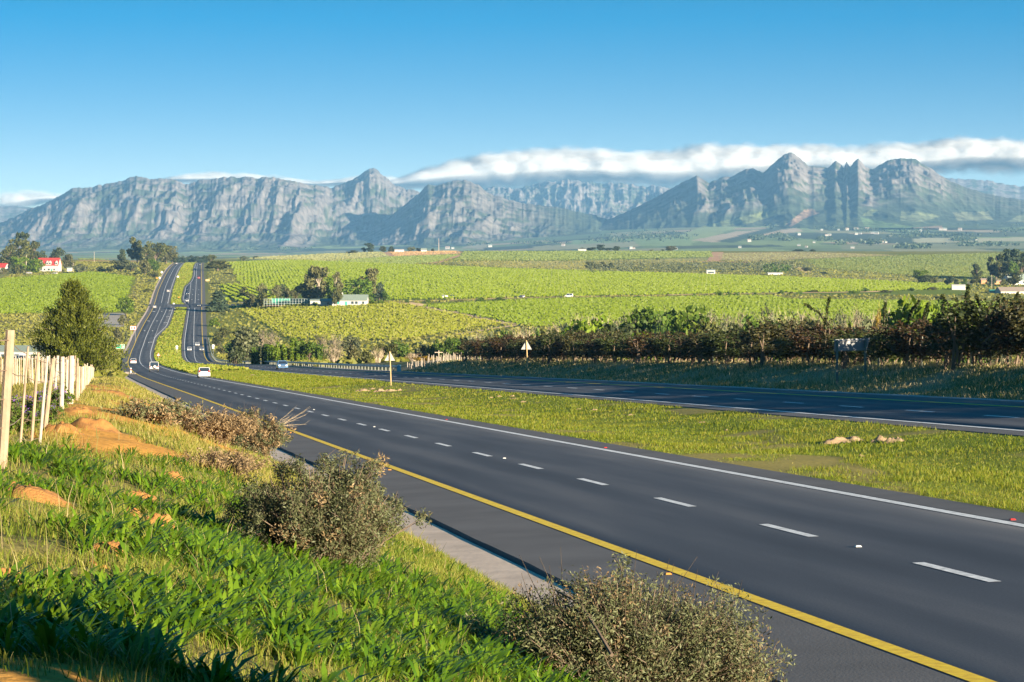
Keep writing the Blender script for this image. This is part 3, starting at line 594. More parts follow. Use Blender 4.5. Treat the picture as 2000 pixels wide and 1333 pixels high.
def cloud(name, top, bot, Yc, seed, r0=.66, r1=1.25, depth=900):
    """nested shells of vapour, thinning outwards"""
    ct, cb = Curve(top), Curve(bot); x0, x1 = top[0][0], top[-1][0]; nx, nv = int((x1 - x0) / 7), 22; VV, QQ, MI = [], [], []; o = 0
    px = np.linspace(x0, x1, nx); A = np.linspace(-.36, .62, nv) * math.pi; PX, AA = np.meshgrid(px, A, indexing='ij')
    mid = ((ct(px) + cb(px)) / 2)[:, None]; half = np.maximum((cb(px) - ct(px)) / 2, .5)[:, None]; end = (np.clip((px - x0) / 40, .05, 1) * np.clip((x1 - px) / 40, .05, 1))[:, None] ** .5
    d = (fbm(PX / 80, AA * .9, 3, seed) - .5) * .40 + (fbm(PX / 22, AA * 2.4, 3, seed + 3) - .5) * .22
    for k in range(NSH):
        rr = (r0 + (r1 - r0) * k / (NSH - 1)) * (1 + d) * half * end; PY = mid - rr * np.sin(AA); Y = Yc - depth * (.4 + .6 * end) * (r0 + (r1 - r0) * k / (NSH - 1)) * np.cos(AA)
        VV.append(np.stack([(PX - CX) / F * Yc, Y, -(PY - HY) / F * Yc], -1).reshape(-1, 3))
        i = (np.arange(nx - 1)[:, None] * nv + np.arange(nv - 1)[None, :]).ravel() + o; QQ.append(np.stack([i, i + nv, i + nv + 1, i + 1], 1)); MI += [k] * len(i); o += nx * nv
    return tag(mesh_np(name, np.concatenate(VV), np.concatenate(QQ), CM, True, mi=MI), kind='stuff')
cloud('cloud_bank', [(730, 366), (780, 350), (830, 332), (860, 324), (900, 314), (960, 304), (1050, 299), (1150, 298), (1250, 301), (1350, 293), (1450, 286), (1550, 284), (1650, 288), (1740, 283), (1800, 284), (1860, 274), (1950, 277), (2060, 272), (2250, 268)],
      [(730, 374), (800, 376), (900, 376), (1000, 374), (1100, 369), (1200, 371), (1300, 373), (1400, 368), (1500, 362), (1700, 358), (1850, 344), (2000, 342), (2250, 342)], 21200, 301)
cloud('cloud_streak', [(310, 350), (370, 339), (430, 337), (500, 342), (560, 347), (620, 354), (660, 350), (720, 343), (800, 346)], [(310, 362), (430, 364), (560, 368), (660, 368), (800, 370)], 20900, 321, .3, 1.2, 500)
cloud('cloud_streak', [(-160, 372), (0, 371), (50, 371), (100, 376), (150, 386)], [(-160, 424), (0, 424), (60, 414), (100, 402), (150, 394)], 20900, 331, .3, 1.2, 600)
# ------------------------------------------------------------------ vineyards and crops: planted rows
M['vine'] = leafmat('vine_leaves', [(.125, .172, .004), (.138, .185, .005), (.152, .196, .006)], .35, .02)
M['vine2'] = leafmat('young_vine_leaves', [(.145, .165, .008), (.162, .178, .010), (.182, .19, .014)], .3, .02)
M['crop'] = leafmat('bright_crop', [(.135, .192, .004), (.147, .205, .005), (.16, .215, .006)], .3, .02)
M['wheat'] = leafmat('pale_wheat', [(.165, .175, .07), (.19, .19, .08)], .2, .02)
M['stubble'] = leafmat('stubble', [(.30, .19, .085), (.36, .23, .10)], .1, .02)
M['fargreen'] = leafmat('far_vines', [(.10, .135, .03), (.13, .16, .04)], .25, .02)
M['meadow'] = leafmat('meadow_grass', [(.135, .145, .02), (.165, .165, .026), (.195, .185, .038)], .3, .02)
M['drygrass'] = leafmat('dry_meadow_grass', [(.15, .15, .05), (.20, .175, .07)], .25, .02)
M['stake'] = mat('grey_stake_wood', (.36, .33, .27), .8, .15, 2)
def rows(name, poly, ang, gap, seg, h, wd, m, ymin, ymax, seed, posts=None, miss=.05, skipto=None):
    """rows planted side by side in a field (polygon given where it shows in the picture), each a ragged strip of leaf faces"""
    dense = []
    for (a, b) in zip(poly, poly[1:] + poly[:1]):
        for t in range(6): dense.append((a[0] + (b[0] - a[0]) * t / 6, a[1] + (b[1] - a[1]) * t / 6))
    W = [hit(px, py, ymin, ymax)[:2] for px, py in dense]; W = np.array(W); c, s = math.cos(R(ang)), math.sin(R(ang))
    U = W[:, 0] * c + W[:, 1] * s; Vv = -W[:, 0] * s + W[:, 1] * c       # u along the row, v across
    r = np.random.default_rng(seed); vs = np.arange(Vv.min(), Vv.max(), gap); us = np.arange(U.min(), U.max(), seg)
    VV, UU = np.meshgrid(vs, us, indexing='ij'); VV = VV + r.normal(0, .12, VV.shape); X = UU * c - VV * s; Y = UU * s + VV * c
    ins = inpoly(X, Y, [tuple(p) for p in W]) & (r.random(X.shape) > miss); X, Y = X[ins], Y[ins]; n = len(X)
    fr = (np.abs((X / np.maximum(Y, 1))) < .235); X, Y = X[fr], Y[fr]; n = len(X)
    Z = ground(X, Y, False); L = seg * .56; hh = h * r.uniform(.85, 1.12, n); ww = wd * r.uniform(.7, 1.3, n)
    nl = 3 if seg > 4 else 4; X3 = np.repeat(X, nl) + r.uniform(-1, 1, n * nl) * ww.repeat(nl) * 1.1 * abs(s) + r.uniform(-1, 1, n * nl) * L * abs(c); Y3 = np.repeat(Y, nl) + r.uniform(-1, 1, n * nl) * L * abs(s) + r.uniform(-1, 1, n * nl) * ww.repeat(nl) * abs(c)
    h3 = np.repeat(hh, nl); cc = np.stack([X3, Y3, np.repeat(Z, nl) + h3 * r.uniform(.25, .62, n * nl)], 1)
    nrm = r.normal(0, .32, (n * nl, 3)) + np.array((.25, -.55, .5)); nrm /= np.linalg.norm(nrm, axis=1)[:, None]
    a1 = np.cross(nrm, r.normal(0, 1, (n * nl, 3))); a1 /= np.linalg.norm(a1, axis=1)[:, None]; a2 = np.cross(nrm, a1)
    sx = np.minimum(np.repeat(ww, nl) * 1.0, 1.3)[:, None] * r.uniform(.7, 1.2, (n * nl, 1)); sy = (h3 * .45)[:, None]
    Vt = np.stack([cc - a1 * sx, cc - a2 * sy, cc + a1 * sx, cc + a2 * sy], 1).reshape(-1, 3)
    tag(mesh_np(name, Vt, np.arange(n * nl * 4).reshape(-1, 4), m), kind='stuff')
    if posts:
        step, ph, pw = posts; us2 = np.arange(U.min(), U.max(), step); VV, UU = np.meshgrid(vs, us2, indexing='ij'); X = UU * c - VV * s; Y = UU * s + VV * c
        ins = inpoly(X, Y, [tuple(p) for p in W]) & (np.abs(X / Y) < .235); X, Y = X[ins], Y[ins]; n = len(X); Z = ground(X, Y, False); hh = ph * r.uniform(.9, 1.1, n)
        k = pw / 2; Vt = np.stack([np.stack([X + a, Y + b, Z + e * hh], 1) for e in (0, 1) for a, b in ((-k, -k), (k, -k), (k, k), (-k, k))], 1).reshape(-1, 3); f = np.arange(n)[:, None] * 8
        Q = np.concatenate([f + np.array([q]) for q in ([0, 1, 5, 4], [1, 2, 6, 5], [2, 3, 7, 6], [3, 0, 4, 7], [4, 5, 6, 7])])
        tag(mesh_np('vineyard_posts', Vt, Q, M['stake']), kind='stuff')
    return n
tot = 0
UP = [(445, 507.5), (560, 508.5), (640, 512), (800, 518), (1000, 526), (1250, 533), (1500, 541), (1880, 556), (1860, 566), (1700, 570), (1500, 573), (1200, 578), (1040, 581), (900, 585), (760, 586), (640, 578), (520, 566), (470, 562)]
tot += rows('upper_vineyard_rows', UP, 96, 2.7, 4.8, 1.4, .68, M['vine'], 1290, 2560, 1, (44.0, 1.7, .06))
tot += rows('lower_vineyard_rows', [(468, 604), (500, 597), (760, 591), (800, 597), (985, 633), (860, 652), (790, 663), (650, 668), (560, 660)], 82, 2.8, 2.6, .8, .75, M['vine2'], 850, 1350, 2, (30.0, 1.0, .06), .22)
tot += rows('valley_vineyard_rows', [(825, 598), (1040, 586), (1300, 582), (1500, 579), (1540, 586), (1960, 592), (1960, 640), (1030, 640), (1010, 634)], 84, 2.6, 3.2, 1.05, .85, M['crop'], 800, 1520, 3, (44.0, 1.3, .06))
tot += rows('left_vineyard_rows', [(-40, 549), (60, 541), (180, 532), (260, 542), (240, 600), (232, 611), (-40, 614)], 62, 2.5, 4.2, 1.0, .85, M['crop'], 1250, 2150, 4)
tot += rows('small_vineyard_rows', [(432, 558), (500, 556), (530, 580), (545, 590), (470, 591), (440, 588)], 101, 5.0, 2.0, 1.7, .8, M['vine'], 1280, 1750, 5)
tot += rows('crest_vineyard_rows', [(150, 501), (330, 499), (330, 507), (150, 508)], 10, 3, 5, 1.8, .8, M['fargreen'], 2400, 3050, 6)
tot += rows('pale_wheat_rows', [(450, 505), (560, 500.5), (735, 491.5), (757, 501), (700, 505.5), (640, 510), (560, 507.5)], 4, 7.0, 9, .8, 2.0, M['wheat'], 2350, 3300, 7)
tot += rows('stubble_rows', [(750, 492), (888, 489), (896, 496), (770, 500.5)], 4, 5.0, 9, .5, 2.0, M['stubble'], 2400, 3300, 8)
tot += rows('slope_vineyard_rows', [(645, 511.5), (765, 502.5), (896, 498.5), (850, 513), (800, 517), (700, 515)], 96, 4.0, 6, 1.3, .9, M['fargreen'], 2200, 3300, 9)
tot += rows('ridge_vineyard_rows', [(908, 492), (1140, 491.5), (1388, 492), (1392, 503), (1100, 509), (890, 509)], 94, 5.0, 8, 1.3, 1.2, M['fargreen'], 2300, 3300, 10)
tot += rows('meadow_grass', [(880, 512), (1100, 511), (1380, 506), (1370, 511), (1150, 527), (1000, 523)], 5, 7.0, 9, .5, 2.2, M['drygrass'], 2150, 3200, 11)
tot += rows('dry_field_rows', [(1408, 496), (1560, 494), (1750, 499), (1560, 506), (1500, 511), (1408, 508)], 4, 5.5, 9, .5, 2.0, M['wheat'], 2300, 3350, 12)
tot += rows('right_vineyard_rows', [(1570, 508), (1760, 500), (2060, 493), (2060, 540), (1900, 545), (1800, 540), (1600, 524)], 100, 4.2, 7, 1.2, .9, M['fargreen'], 1950, 3400, 13)
print('row pieces', tot)
# ------------------------------------------------------------------ trees and shrubs
LM = {}; KL = 1.0
def LMat(k, cols, tr=.3, rough=.55): LM[k] = leafmat('leaves_' + k, cols, tr, .9, rough)
LMat('olive', [(.045, .055, .016), (.085, .095, .025), (.13, .13, .035)])
LMat('dark', [(.022, .034, .014), (.045, .060, .020), (.075, .090, .028)], .22)
LMat('bluedark', [(.025, .045, .028), (.045, .070, .038), (.075, .10, .05)], .22)
LMat('bright', [(.065, .12, .008), (.115, .18, .012), (.17, .23, .018)], .38)
LMat('green', [(.045, .090, .012), (.080, .135, .016), (.12, .18, .022)], .36)
LMat('grey', [(.065, .080, .040), (.105, .12, .055), (.15, .16, .075)])
LMat('brown', [(.062, .064, .024), (.098, .100, .036), (.14, .135, .052)], .25)
LMat('rust', [(.11, .055, .022), (.17, .085, .028), (.20, .14, .04)], .3)
LMat('gold', [(.20, .13, .015), (.27, .18, .02), (.30, .22, .03)], .35)
LMat('casuarina', [(.045, .062, .008), (.090, .110, .012), (.15, .165, .018)], .3)
LMat('hedge', [(.014, .012, .008), (.030, .020, .010), (.070, .032, .014), (.040, .050, .012)], .2)
LMat('hedgeolive', [(.014, .018, .008), (.040, .042, .014), (.075, .065, .02)], .2)
LMat('hedgegreen', [(.016, .026, .009), (.032, .048, .012), (.055, .066, .016)], .2)
LMat('scrub', [(.055, .060, .026), (.100, .116, .050), (.150, .170, .080), (.12, .098, .05)], .24)
LMat('scrubdry', [(.16, .105, .05), (.24, .17, .085), (.30, .22, .12)], .25)
M['bark'] = mat('brown_bark', (.13, .095, .065), .9, .3, 6, .3)
M['palebark'] = mat('pale_bark', (.38, .32, .25), .9, .25, 6, .2)
M['twig'] = mat('bare_grey_twigs', (.32, .26, .18), .9, .25, 3)
def leaves(c, rad, n, ls, r, flat=.0, elong=1.0, shell=.45):
    """n leaf quads spread through a clump"""
    d = r.normal(0, 1, (n, 3)); d /= np.linalg.norm(d, axis=1)[:, None]; rr = r.uniform(shell ** 3, 1, n) ** (1 / 3)
    p = np.array(c) + d * rr[:, None] * np.array(rad)
    nn = d * .7 + r.normal(0, .8, (n, 3)) + np.array((0, 0, flat)); nn /= np.linalg.norm(nn, axis=1)[:, None]
    a = np.cross(nn, r.normal(0, 1, (n, 3))); a /= np.linalg.norm(a, axis=1)[:, None] + 1e-9; b = np.cross(nn, a)
    s = ls * KL * r.uniform(.6, 1.35, (n, 1))
    return np.stack([p - a * s * elong, p - b * s * .55, p + a * s * elong, p + b * s * .55], 1).reshape(-1, 3)
def quads(V): return np.arange(len(V)).reshape(-1, 4)
PROTO = {}; KL = 1.55
def proto(kind, var, leafn=1.0):
    key = (kind, var)
    if key in PROTO: return PROTO[key]
    r = np.random.default_rng(abs(hash(kind)) % 1000 * 0 + sum(map(ord, kind)) * 13 + var * 7); V = []; mb = MB()
    if kind == 'round':
        mb.tube([(0, 0, -.03), (.01, 0, .18), (0, .02, .45)], [.035, .028, .015], 6)
        for k in range(22):
            t = r.uniform(0, 2 * math.pi); q = r.uniform(.08, .34); z = r.uniform(.20, .84); q *= math.sin(math.pi * min(1, (z - .08) / .98)) ** .6 * 1.15
            c = (q * math.cos(t), q * math.sin(t), z); rr = r.uniform(.12, .20); V.append(leaves(c, (rr, rr, rr * .85), int(80 * leafn), .032, r))
            mb.tube([(0, 0, .2 + .15 * r.random()), (c[0] * .5, c[1] * .5, c[2] * .75), c], [.014, .009, .004], 4, False)
    elif kind == 'gum':
        mb.tube([(0, 0, -.03), (.02, .01, .3), (-.01, .02, .62), (.02, 0, .85)], [.028, .022, .014, .006], 6)
        for k in range(24):
            t = r.uniform(0, 2 * math.pi); z = r.uniform(.22, .93); q = r.uniform(.08, .30) * (1.15 - abs(z - .6))
            c = (q * math.cos(t), q * math.sin(t), z); rr = r.uniform(.09, .16); V.append(leaves(c, (rr, rr, rr * .85), int(75 * leafn), .030, r, elong=1.2))
            mb.tube([(0, 0, z * .55), (c[0] * .6, c[1] * .6, z * .85), c], [.012, .008, .003], 4, False)
    elif kind == 'umbrella':
        mb.tube([(0, 0, -.03), (.03, 0, .4), (.0, .0, .8)], [.03, .022, .012], 6)
        for k in range(10):
            t = r.uniform(0, 2 * math.pi); q = r.uniform(.1, .42); c = (q * math.cos(t), q * math.sin(t), .86 + r.uniform(-.05, .06)); V.append(leaves(c, (.13, .13, .06), int(60 * leafn), .03, r, 1))
            mb.tube([(0, 0, .55), (c[0] * .6, c[1] * .6, .75), c], [.012, .008, .003], 4, False)
    elif kind == 'conifer':
        mb.tube([(0, 0, -.03), (0, 0, .5), (0, 0, .97)], [.03, .018, .004], 6)
        for k in range(34):
            z = .07 + .90 * k / 33; q = .34 * (1 - z) ** .75 + .03
            for j in range(3):
                t = r.uniform(0, 2 * math.pi); qq = q * r.uniform(.45, 1.0); c = (qq * math.cos(t), qq * math.sin(t), z + r.uniform(-.02, .03)); V.append(leaves(c, (.07 + .05 * (1 - z),) * 2 + (.05,), int(14 * leafn), .03, r, elong=1.3))
    elif kind == 'shrub':
        for k in range(12):
            t = r.uniform(0, 2 * math.pi); q = r.uniform(0, .36); z = r.uniform(.18, .80) * (1 - .9 * q); c = (q * math.cos(t), q * math.sin(t), z); rr = r.uniform(.14, .22); V.append(leaves(c, (rr, rr, rr * .9), int(60 * leafn), .04, r))
            mb.tube([(c[0] * .2, c[1] * .2, -.05), (c[0] * .7, c[1] * .7, z * .6), c], [.014, .01, .004], 4, False)
    elif kind == 'thicket':                        # upright leafy suckers
        for k in range(22):
            t = r.uniform(0, 2 * math.pi); q = .40 * math.sqrt(r.random()); x, y = q * math.cos(t), q * math.sin(t); hgt = r.uniform(.62, 1.0) * (1.05 - .7 * q)
            mb.tube([(x, y, -.05), (x * 1.05, y * 1.05, hgt * .9)], [.01, .004], 4, False)
            for z in np.arange(.10, hgt, .12): V.append(leaves((x * (1 + .1 * z), y * (1 + .1 * z), z), (.075, .075, .09), int(16 * leafn), .032, r))
    elif kind == 'bare':
        for k in range(70):
            t = r.uniform(0, 2 * math.pi); q = .10 * math.sqrt(r.random()); q2 = r.uniform(.1, .45); h = r.uniform(.55, 1.0)
            p0 = np.array((q * math.cos(t), q * math.sin(t), -.03)); p2 = np.array((q2 * math.cos(t), q2 * math.sin(t), h * (1.05 - .6 * q2))); p1 = (p0 + p2) / 2 + np.array((0, 0, .06)) - .15 * np.array((p2[0], p2[1], 0))
            mb.tube([p0, p1, p2], [.010, .007, .002], 3, False)
            for j in range(4):
                s = r.uniform(.3, .95); b0 = p1 + (p2 - p1) * s; e = b0 + np.array((r.normal(0, .07), r.normal(0, .07), r.uniform(.05, .17))); mb.tube([b0, e], [.004, .0015], 3, False)
        for k in range(14):
            t = r.uniform(0, 2 * math.pi); q = r.uniform(.1, .36); V.append(leaves((q * math.cos(t), q * math.sin(t), r.uniform(.35, .9)), (.12, .12, .12), int(26 * leafn), .018, r))
    elif kind == 'palm':
        mb.tube([(0, 0, -.03), (.01, 0, .4), (0, .01, .80)], [.030, .024, .022], 7)
        for k in range(26):
            t = k * 2.4; up = r.uniform(-.5, 1.0); d = np.array((math.cos(t), math.sin(t), 0)); pts = [np.array((0, 0, .80)) + d * s * .22 + np.array((0, 0, up * .16 * s - .10 * s * s)) for s in (0, .35, .7, 1.0)]
            sd = np.array((-d[1], d[0], 0)) * .035
            for a_, b_ in zip(pts[:-1], pts[1:]): V.append(np.stack([a_ - sd, b_ - sd * .8, b_ + sd * .8, a_ + sd]))
    V = np.concatenate(V); crown = mesh_np('crown_' + kind, V, quads(V), LM['green'], link=False); trunk = mb.build('trunk_' + kind, M['bark'], link=False)
    PROTO[key] = (crown, trunk); return PROTO[key]
def part(name, me, m, parent):                     # shared shape, its own material
    o = obj(name, me, parent); o.material_slots[0].link = 'OBJECT'; o.material_slots[0].material = m; return o
PMAT = {}
def withmat(me, m):
    k = (me.name, m.name)
    if k not in PMAT: c = me.copy(); c.materials.clear(); c.materials.append(m); PMAT[k] = c
    return PMAT[k]
TN = {'round': 'tree', 'gum': 'gum_tree', 'umbrella': 'umbrella_tree', 'conifer': 'conifer_tree', 'shrub': 'shrub', 'thicket': 'leafy_thicket', 'bare': 'bare_tree', 'palm': 'palm_tree'}
VAR = {'round': 3, 'gum': 3, 'umbrella': 1, 'conifer': 2, 'shrub': 3, 'thicket': 2, 'bare': 3, 'palm': 1}
_cnt = {}
def plant(kind, leaf, px, top, wpx, label, base=None, Y=None, ymin=400, ymax=3400, group=None, cat=None, name=None, bark='bark', sink=.3, rz=None, leafn=1.0):
    """stand a plant where its foot is seen (base) or at a known distance Y; top and width are what it measures in the picture"""
    if Y is None: x, Y, z = hit(px, base, ymin, ymax)
    else: x = (px - CX) / F * Y; z = gz(x, Y)
    h = max(.5, -(top - HY) / F * Y - z + sink); w = wpx / F * Y
    k = _cnt.get(kind, 0); _cnt[kind] = k + 1; cm, tm = proto(kind, k % VAR[kind], leafn)
    s = {'round': .80, 'gum': .66, 'umbrella': 1.0, 'conifer': .70, 'shrub': .92, 'thicket': .95, 'bare': .95, 'palm': .5}[kind]
    t = thing(name or TN[kind], label, cat or ('shrub' if kind in ('shrub', 'thicket') else 'tree'), (x, Y, z - sink), (k * 1.7) if rz is None else rz, group, (w / s, w / s, h))
    part('crown', cm, LM[leaf], t); part('stems' if kind in ('shrub', 'thicket', 'bare') else 'trunk', tm, M['twig'] if kind == 'bare' else M[bark], t)
    return t
g1 = 'trees around the red-roofed farmhouse'
plant('umbrella', 'dark', 42, 452, 32, 'tall flat-topped tree rising highest above the farm at the far left', Y=2230, group=g1)
plant('gum', 'olive', 66, 472, 22, 'ragged dark tree right of the flat-topped tree', Y=2225, group=g1)
plant('round', 'olive', 40, 462, 44, 'large olive-green tree directly below the flat-topped tree', Y=2190, group=g1)
plant('round', 'olive', 16, 479, 36, 'dull green tree left of the large olive tree at the far left farm', Y=2180, group=g1)
plant('round', 'dark', 74, 489, 26, 'dark tree just above the left end of the red roof', Y=2260, group=g1)
plant('palm', 'grey', 51, 483, 12, 'slender palm with a pale trunk left of the red-roofed house', Y=2120, group=g1, bark='palebark')
plant('round', 'bright', 38, 499, 30, 'fresh green tree between the small red-roofed shed and the farmhouse', Y=2025, group=g1)
plant('round', 'bright', 66, 505, 36, 'fresh green rounded tree covering the left half of the white farmhouse', Y=2000, group=g1)
plant('round', 'dark', 110, 482, 27, 'rounded dark tree on the skyline behind the right end of the red roof', Y=2330, group=g1)
plant('round', 'brown', 134, 494, 26, 'dark brownish tree right of the red-roofed farmhouse', Y=2085, group=g1)
plant('shrub', 'grey', 156, 511, 26, 'grey-green bush right of the dark brownish tree near the farmhouse', Y=2010, group=g1)
plant('shrub', 'olive', 34, 511, 34, 'olive bush at the upper edge of the left vineyard below the farm', Y=1975, group=g1)
plant('shrub', 'brown', 7, 520, 22, 'brownish bush at the left picture edge below the small red-roofed shed', Y=1975, group=g1)
g1 = 'trees on the left crest beside the road'
plant('round', 'dark', 239, 486, 17, 'small lone round tree on the skyline left of the tall gum', Y=2480, group=g1, bark='palebark')
plant('gum', 'olive', 268, 464, 34, 'tallest ragged gum tree on the left crest beside the road', Y=2440, group=g1, leafn=1.3)
plant('round', 'olive', 303, 471, 46, 'broad olive-brown tree right of the tallest gum on the crest', Y=2420, group=g1, leafn=1.3)
plant('round', 'brown', 325, 477, 36, 'brownish tree sloping down to the road at the crest', Y=2430, group=g1)
plant('round', 'olive', 287, 482, 30, 'olive tree in front of the tallest gum on the crest', Y=2370, group=g1)
plant('round', 'dark', 337, 494, 20, 'low dark tree touching the left edge of the road crest', Y=2480, group=g1)
plant('round', 'grey', 236, 506, 40, 'pale grey-green tree above the corner of the left vineyard', Y=2060, group=g1)
plant('shrub', 'grey', 258, 509, 30, 'grey-green bush beside the dark narrow roadside tree', Y=2040, group=g1)
plant('round', 'brown', 284, 507, 25, 'narrow dark olive tree at the vineyard corner by the road', Y=1940, group=g1)
plant('round', 'green', 300, 505, 26, 'fresh green tree leaning over the road below the crest', Y=1990, group=g1)
plant('shrub', 'dark', 196, 517, 28, 'dark green bush on the upper edge of the left vineyard', Y=2040, group=g1)
plant('shrub', 'olive', 214, 518, 22, 'olive bush right of the dark bush on the vineyard edge', Y=2030, group=g1)
plant('shrub', 'dark', 270, 530, 16, 'dark low bush at the corner of the left vineyard', Y=1930, group=g1)
plant('shrub', 'grey', 294, 543, 22, 'grey bush on the verge midway up the far road', Y=1760, group=g1)
plant('shrub', 'olive', 289, 562, 26, 'olive bush on the verge above the green sign', Y=1590, group=g1)
plant('shrub', 'olive', 300, 528, 22, 'olive bush on the verge below the fresh green leaning tree', Y=1860, group=g1)
plant('round', 'bright', 246, 578, 36, 'rounded bright green tree beside the side road at the junction', Y=1290, ymin=900)
plant('shrub', 'brown', 264, 576, 12, 'small brown bush behind the green sign', Y=1480)
g1 = 'bushes along the left roadside'
for k, (x, t, w, Y, lf, lb) in enumerate([(238, 610, 20, 1200, 'brown', 'brown bush on the left roadside below the side road'), (229, 634, 26, 1080, 'brown', 'brownish bush on the left roadside above the white and red sign'), (213, 652, 34, 1000, 'olive', 'olive bush left of the lower green sign'), (246, 640, 10, 1060, 'grey', 'little grey bush left of the white and red sign')]):
    plant('shrub', lf, x, t, w, lb, Y=Y, group=g1)
g1 = 'dark trees lining the road crest'
for k, x in enumerate((342, 352, 361, 371, 380, 390, 400)):
    plant('round', 'bluedark', x, 499 + (k % 3), 17, ORD[k] + ' from the left of the dark trees across the end of the road', Y=3010 + 20 * (k % 2), group=g1)
plant('round', 'olive', 412, 497, 17, 'olive tree just right of the road crest', Y=2700)
plant('gum', 'olive', 426, 510, 42, 'large olive gum tree right of the road below the crest', Y=2050, leafn=1.3)
plant('round', 'dark', 444, 533, 20, 'dark tree beside the large olive gum right of the road', Y=1960)
plant('shrub', 'olive', 421, 551, 24, 'olive bush below the large gum right of the road', Y=1740)
plant('conifer', 'bluedark', 427, 570, 48, 'dark grey-green conifer beside the right carriageway at the junction', Y=1330, leafn=1.6)
g1 = 'scrub on the bank right of the far road'
for k, (x, t, w, Y, lf, lb) in enumerate([(418, 616, 26, 1190, 'bright', 'bright low scrub just below the dark conifer'), (436, 634, 34, 1100, 'olive', 'olive scrub on the bank right of the carriageway'), (425, 652, 30, 1040, 'olive', 'low olive scrub at the bend of the guardrail'), (448, 664, 36, 960, 'green', 'green scrub right of the grey road sign'), (432, 672, 22, 960, 'brown', 'brownish scrub around the grey road sign post')]):
    plant('shrub', lf, x, t, w, lb, Y=Y, group=g1)
g1 = 'thicket behind the guardrail'
for k, (kd, lf, x, t, w, Y, lb) in enumerate([
    ('bare', 'grey', 520, 640, 66, 700, 'pale half-bare willow arching over the thicket behind the guardrail'),
    ('round', 'grey', 482, 637, 68, 660, 'grey-green willow at the left end of the thicket behind the guardrail'),
    ('shrub', 'dark', 462, 668, 46, 625, 'dark bush at the left end of the guardrail thicket'),
    ('thicket', 'green', 512, 668, 48, 570, 'green thicket below the pale half-bare willow'),
    ('thicket', 'bright', 545, 662, 46, 560, 'bright green thicket behind the silver-blue car'),
    ('thicket', 'bright', 580, 655, 44, 560, 'bright green thicket right of the silver-blue car'),
    ('round', 'green', 604, 664, 46, 545, 'dense green tree in the middle of the guardrail thicket'),
    ('thicket', 'green', 628, 668, 30, 520, 'narrow green thicket left of the bare brown tree'),
    ('bare', 'brown', 652, 672, 50, 470, 'bare brown spreading tree behind the guardrail'),
    ('shrub', 'brown', 690, 664, 50, 455, 'rounded dark olive-brown bush behind the guardrail'),
    ('shrub', 'olive', 716, 678, 36, 440, 'smaller olive bush right of the rounded dark one'),
    ('bare', 'brown', 738, 676, 34, 430, 'small bare brown tree left of the median triangle sign'),
    ('round', 'olive', 755, 668, 40, 470, 'olive tree directly behind the median triangle sign'),
    ('bare', 'rust', 806, 688, 40, 400, 'bare reddish-brown tree right of the median triangle sign'),
    ('shrub', 'gold', 830, 692, 38, 392, 'golden-leaved bush right of the bare reddish tree'),
    ('shrub', 'gold', 852, 704, 22, 385, 'small golden bush beside the power pole')]):
    plant(kd, lf, x, t, w, lb, Y=Y, group=g1, leafn=1.5)
g1 = 'stream trees behind the guardrail thicket'
for k, (kd, lf, x, t, w, Y) in enumerate([('bare', 'grey', 655, 650, 44, 780), ('bare', 'brown', 628, 652, 30, 790), ('round', 'grey', 690, 655, 40, 760), ('round', 'green', 785, 664, 46, 640), ('thicket', 'grey', 822, 668, 44, 600), ('thicket', 'green', 856, 656, 46, 590), ('round', 'green', 884, 654, 50, 580), ('thicket', 'grey', 915, 650, 44, 590), ('bare', 'grey', 936, 646, 46, 600), ('thicket', 'grey', 958, 640, 44, 590), ('thicket', 'green', 985, 638, 40, 590), ('bare', 'grey', 1008, 634, 46, 600), ('round', 'green', 900, 672, 50, 480), ('thicket', 'green', 940, 664, 50, 470), ('thicket', 'grey', 975, 660, 46, 470), ('thicket', 'green', 1050, 632, 44, 580), ('bare', 'grey', 1030, 632, 44, 620), ('thicket', 'green', 1040, 655, 50, 450), ('bare', 'grey', 1080, 628, 44, 600), ('thicket', 'green', 1075, 650, 40, 450)]):
    plant(kd, lf, x, t, w, ORD[k] + ' placed of the mixed stream trees between guardrail and hedge, %s' % {'bare': 'pale and leafless', 'round': 'round and green' if lf == 'green' else 'round and grey-green', 'thicket': 'upright and green' if lf == 'green' else 'upright and grey-green'}[kd], Y=Y, group=g1, leafn=1.2)
g1 = 'trees behind the dark hedge'
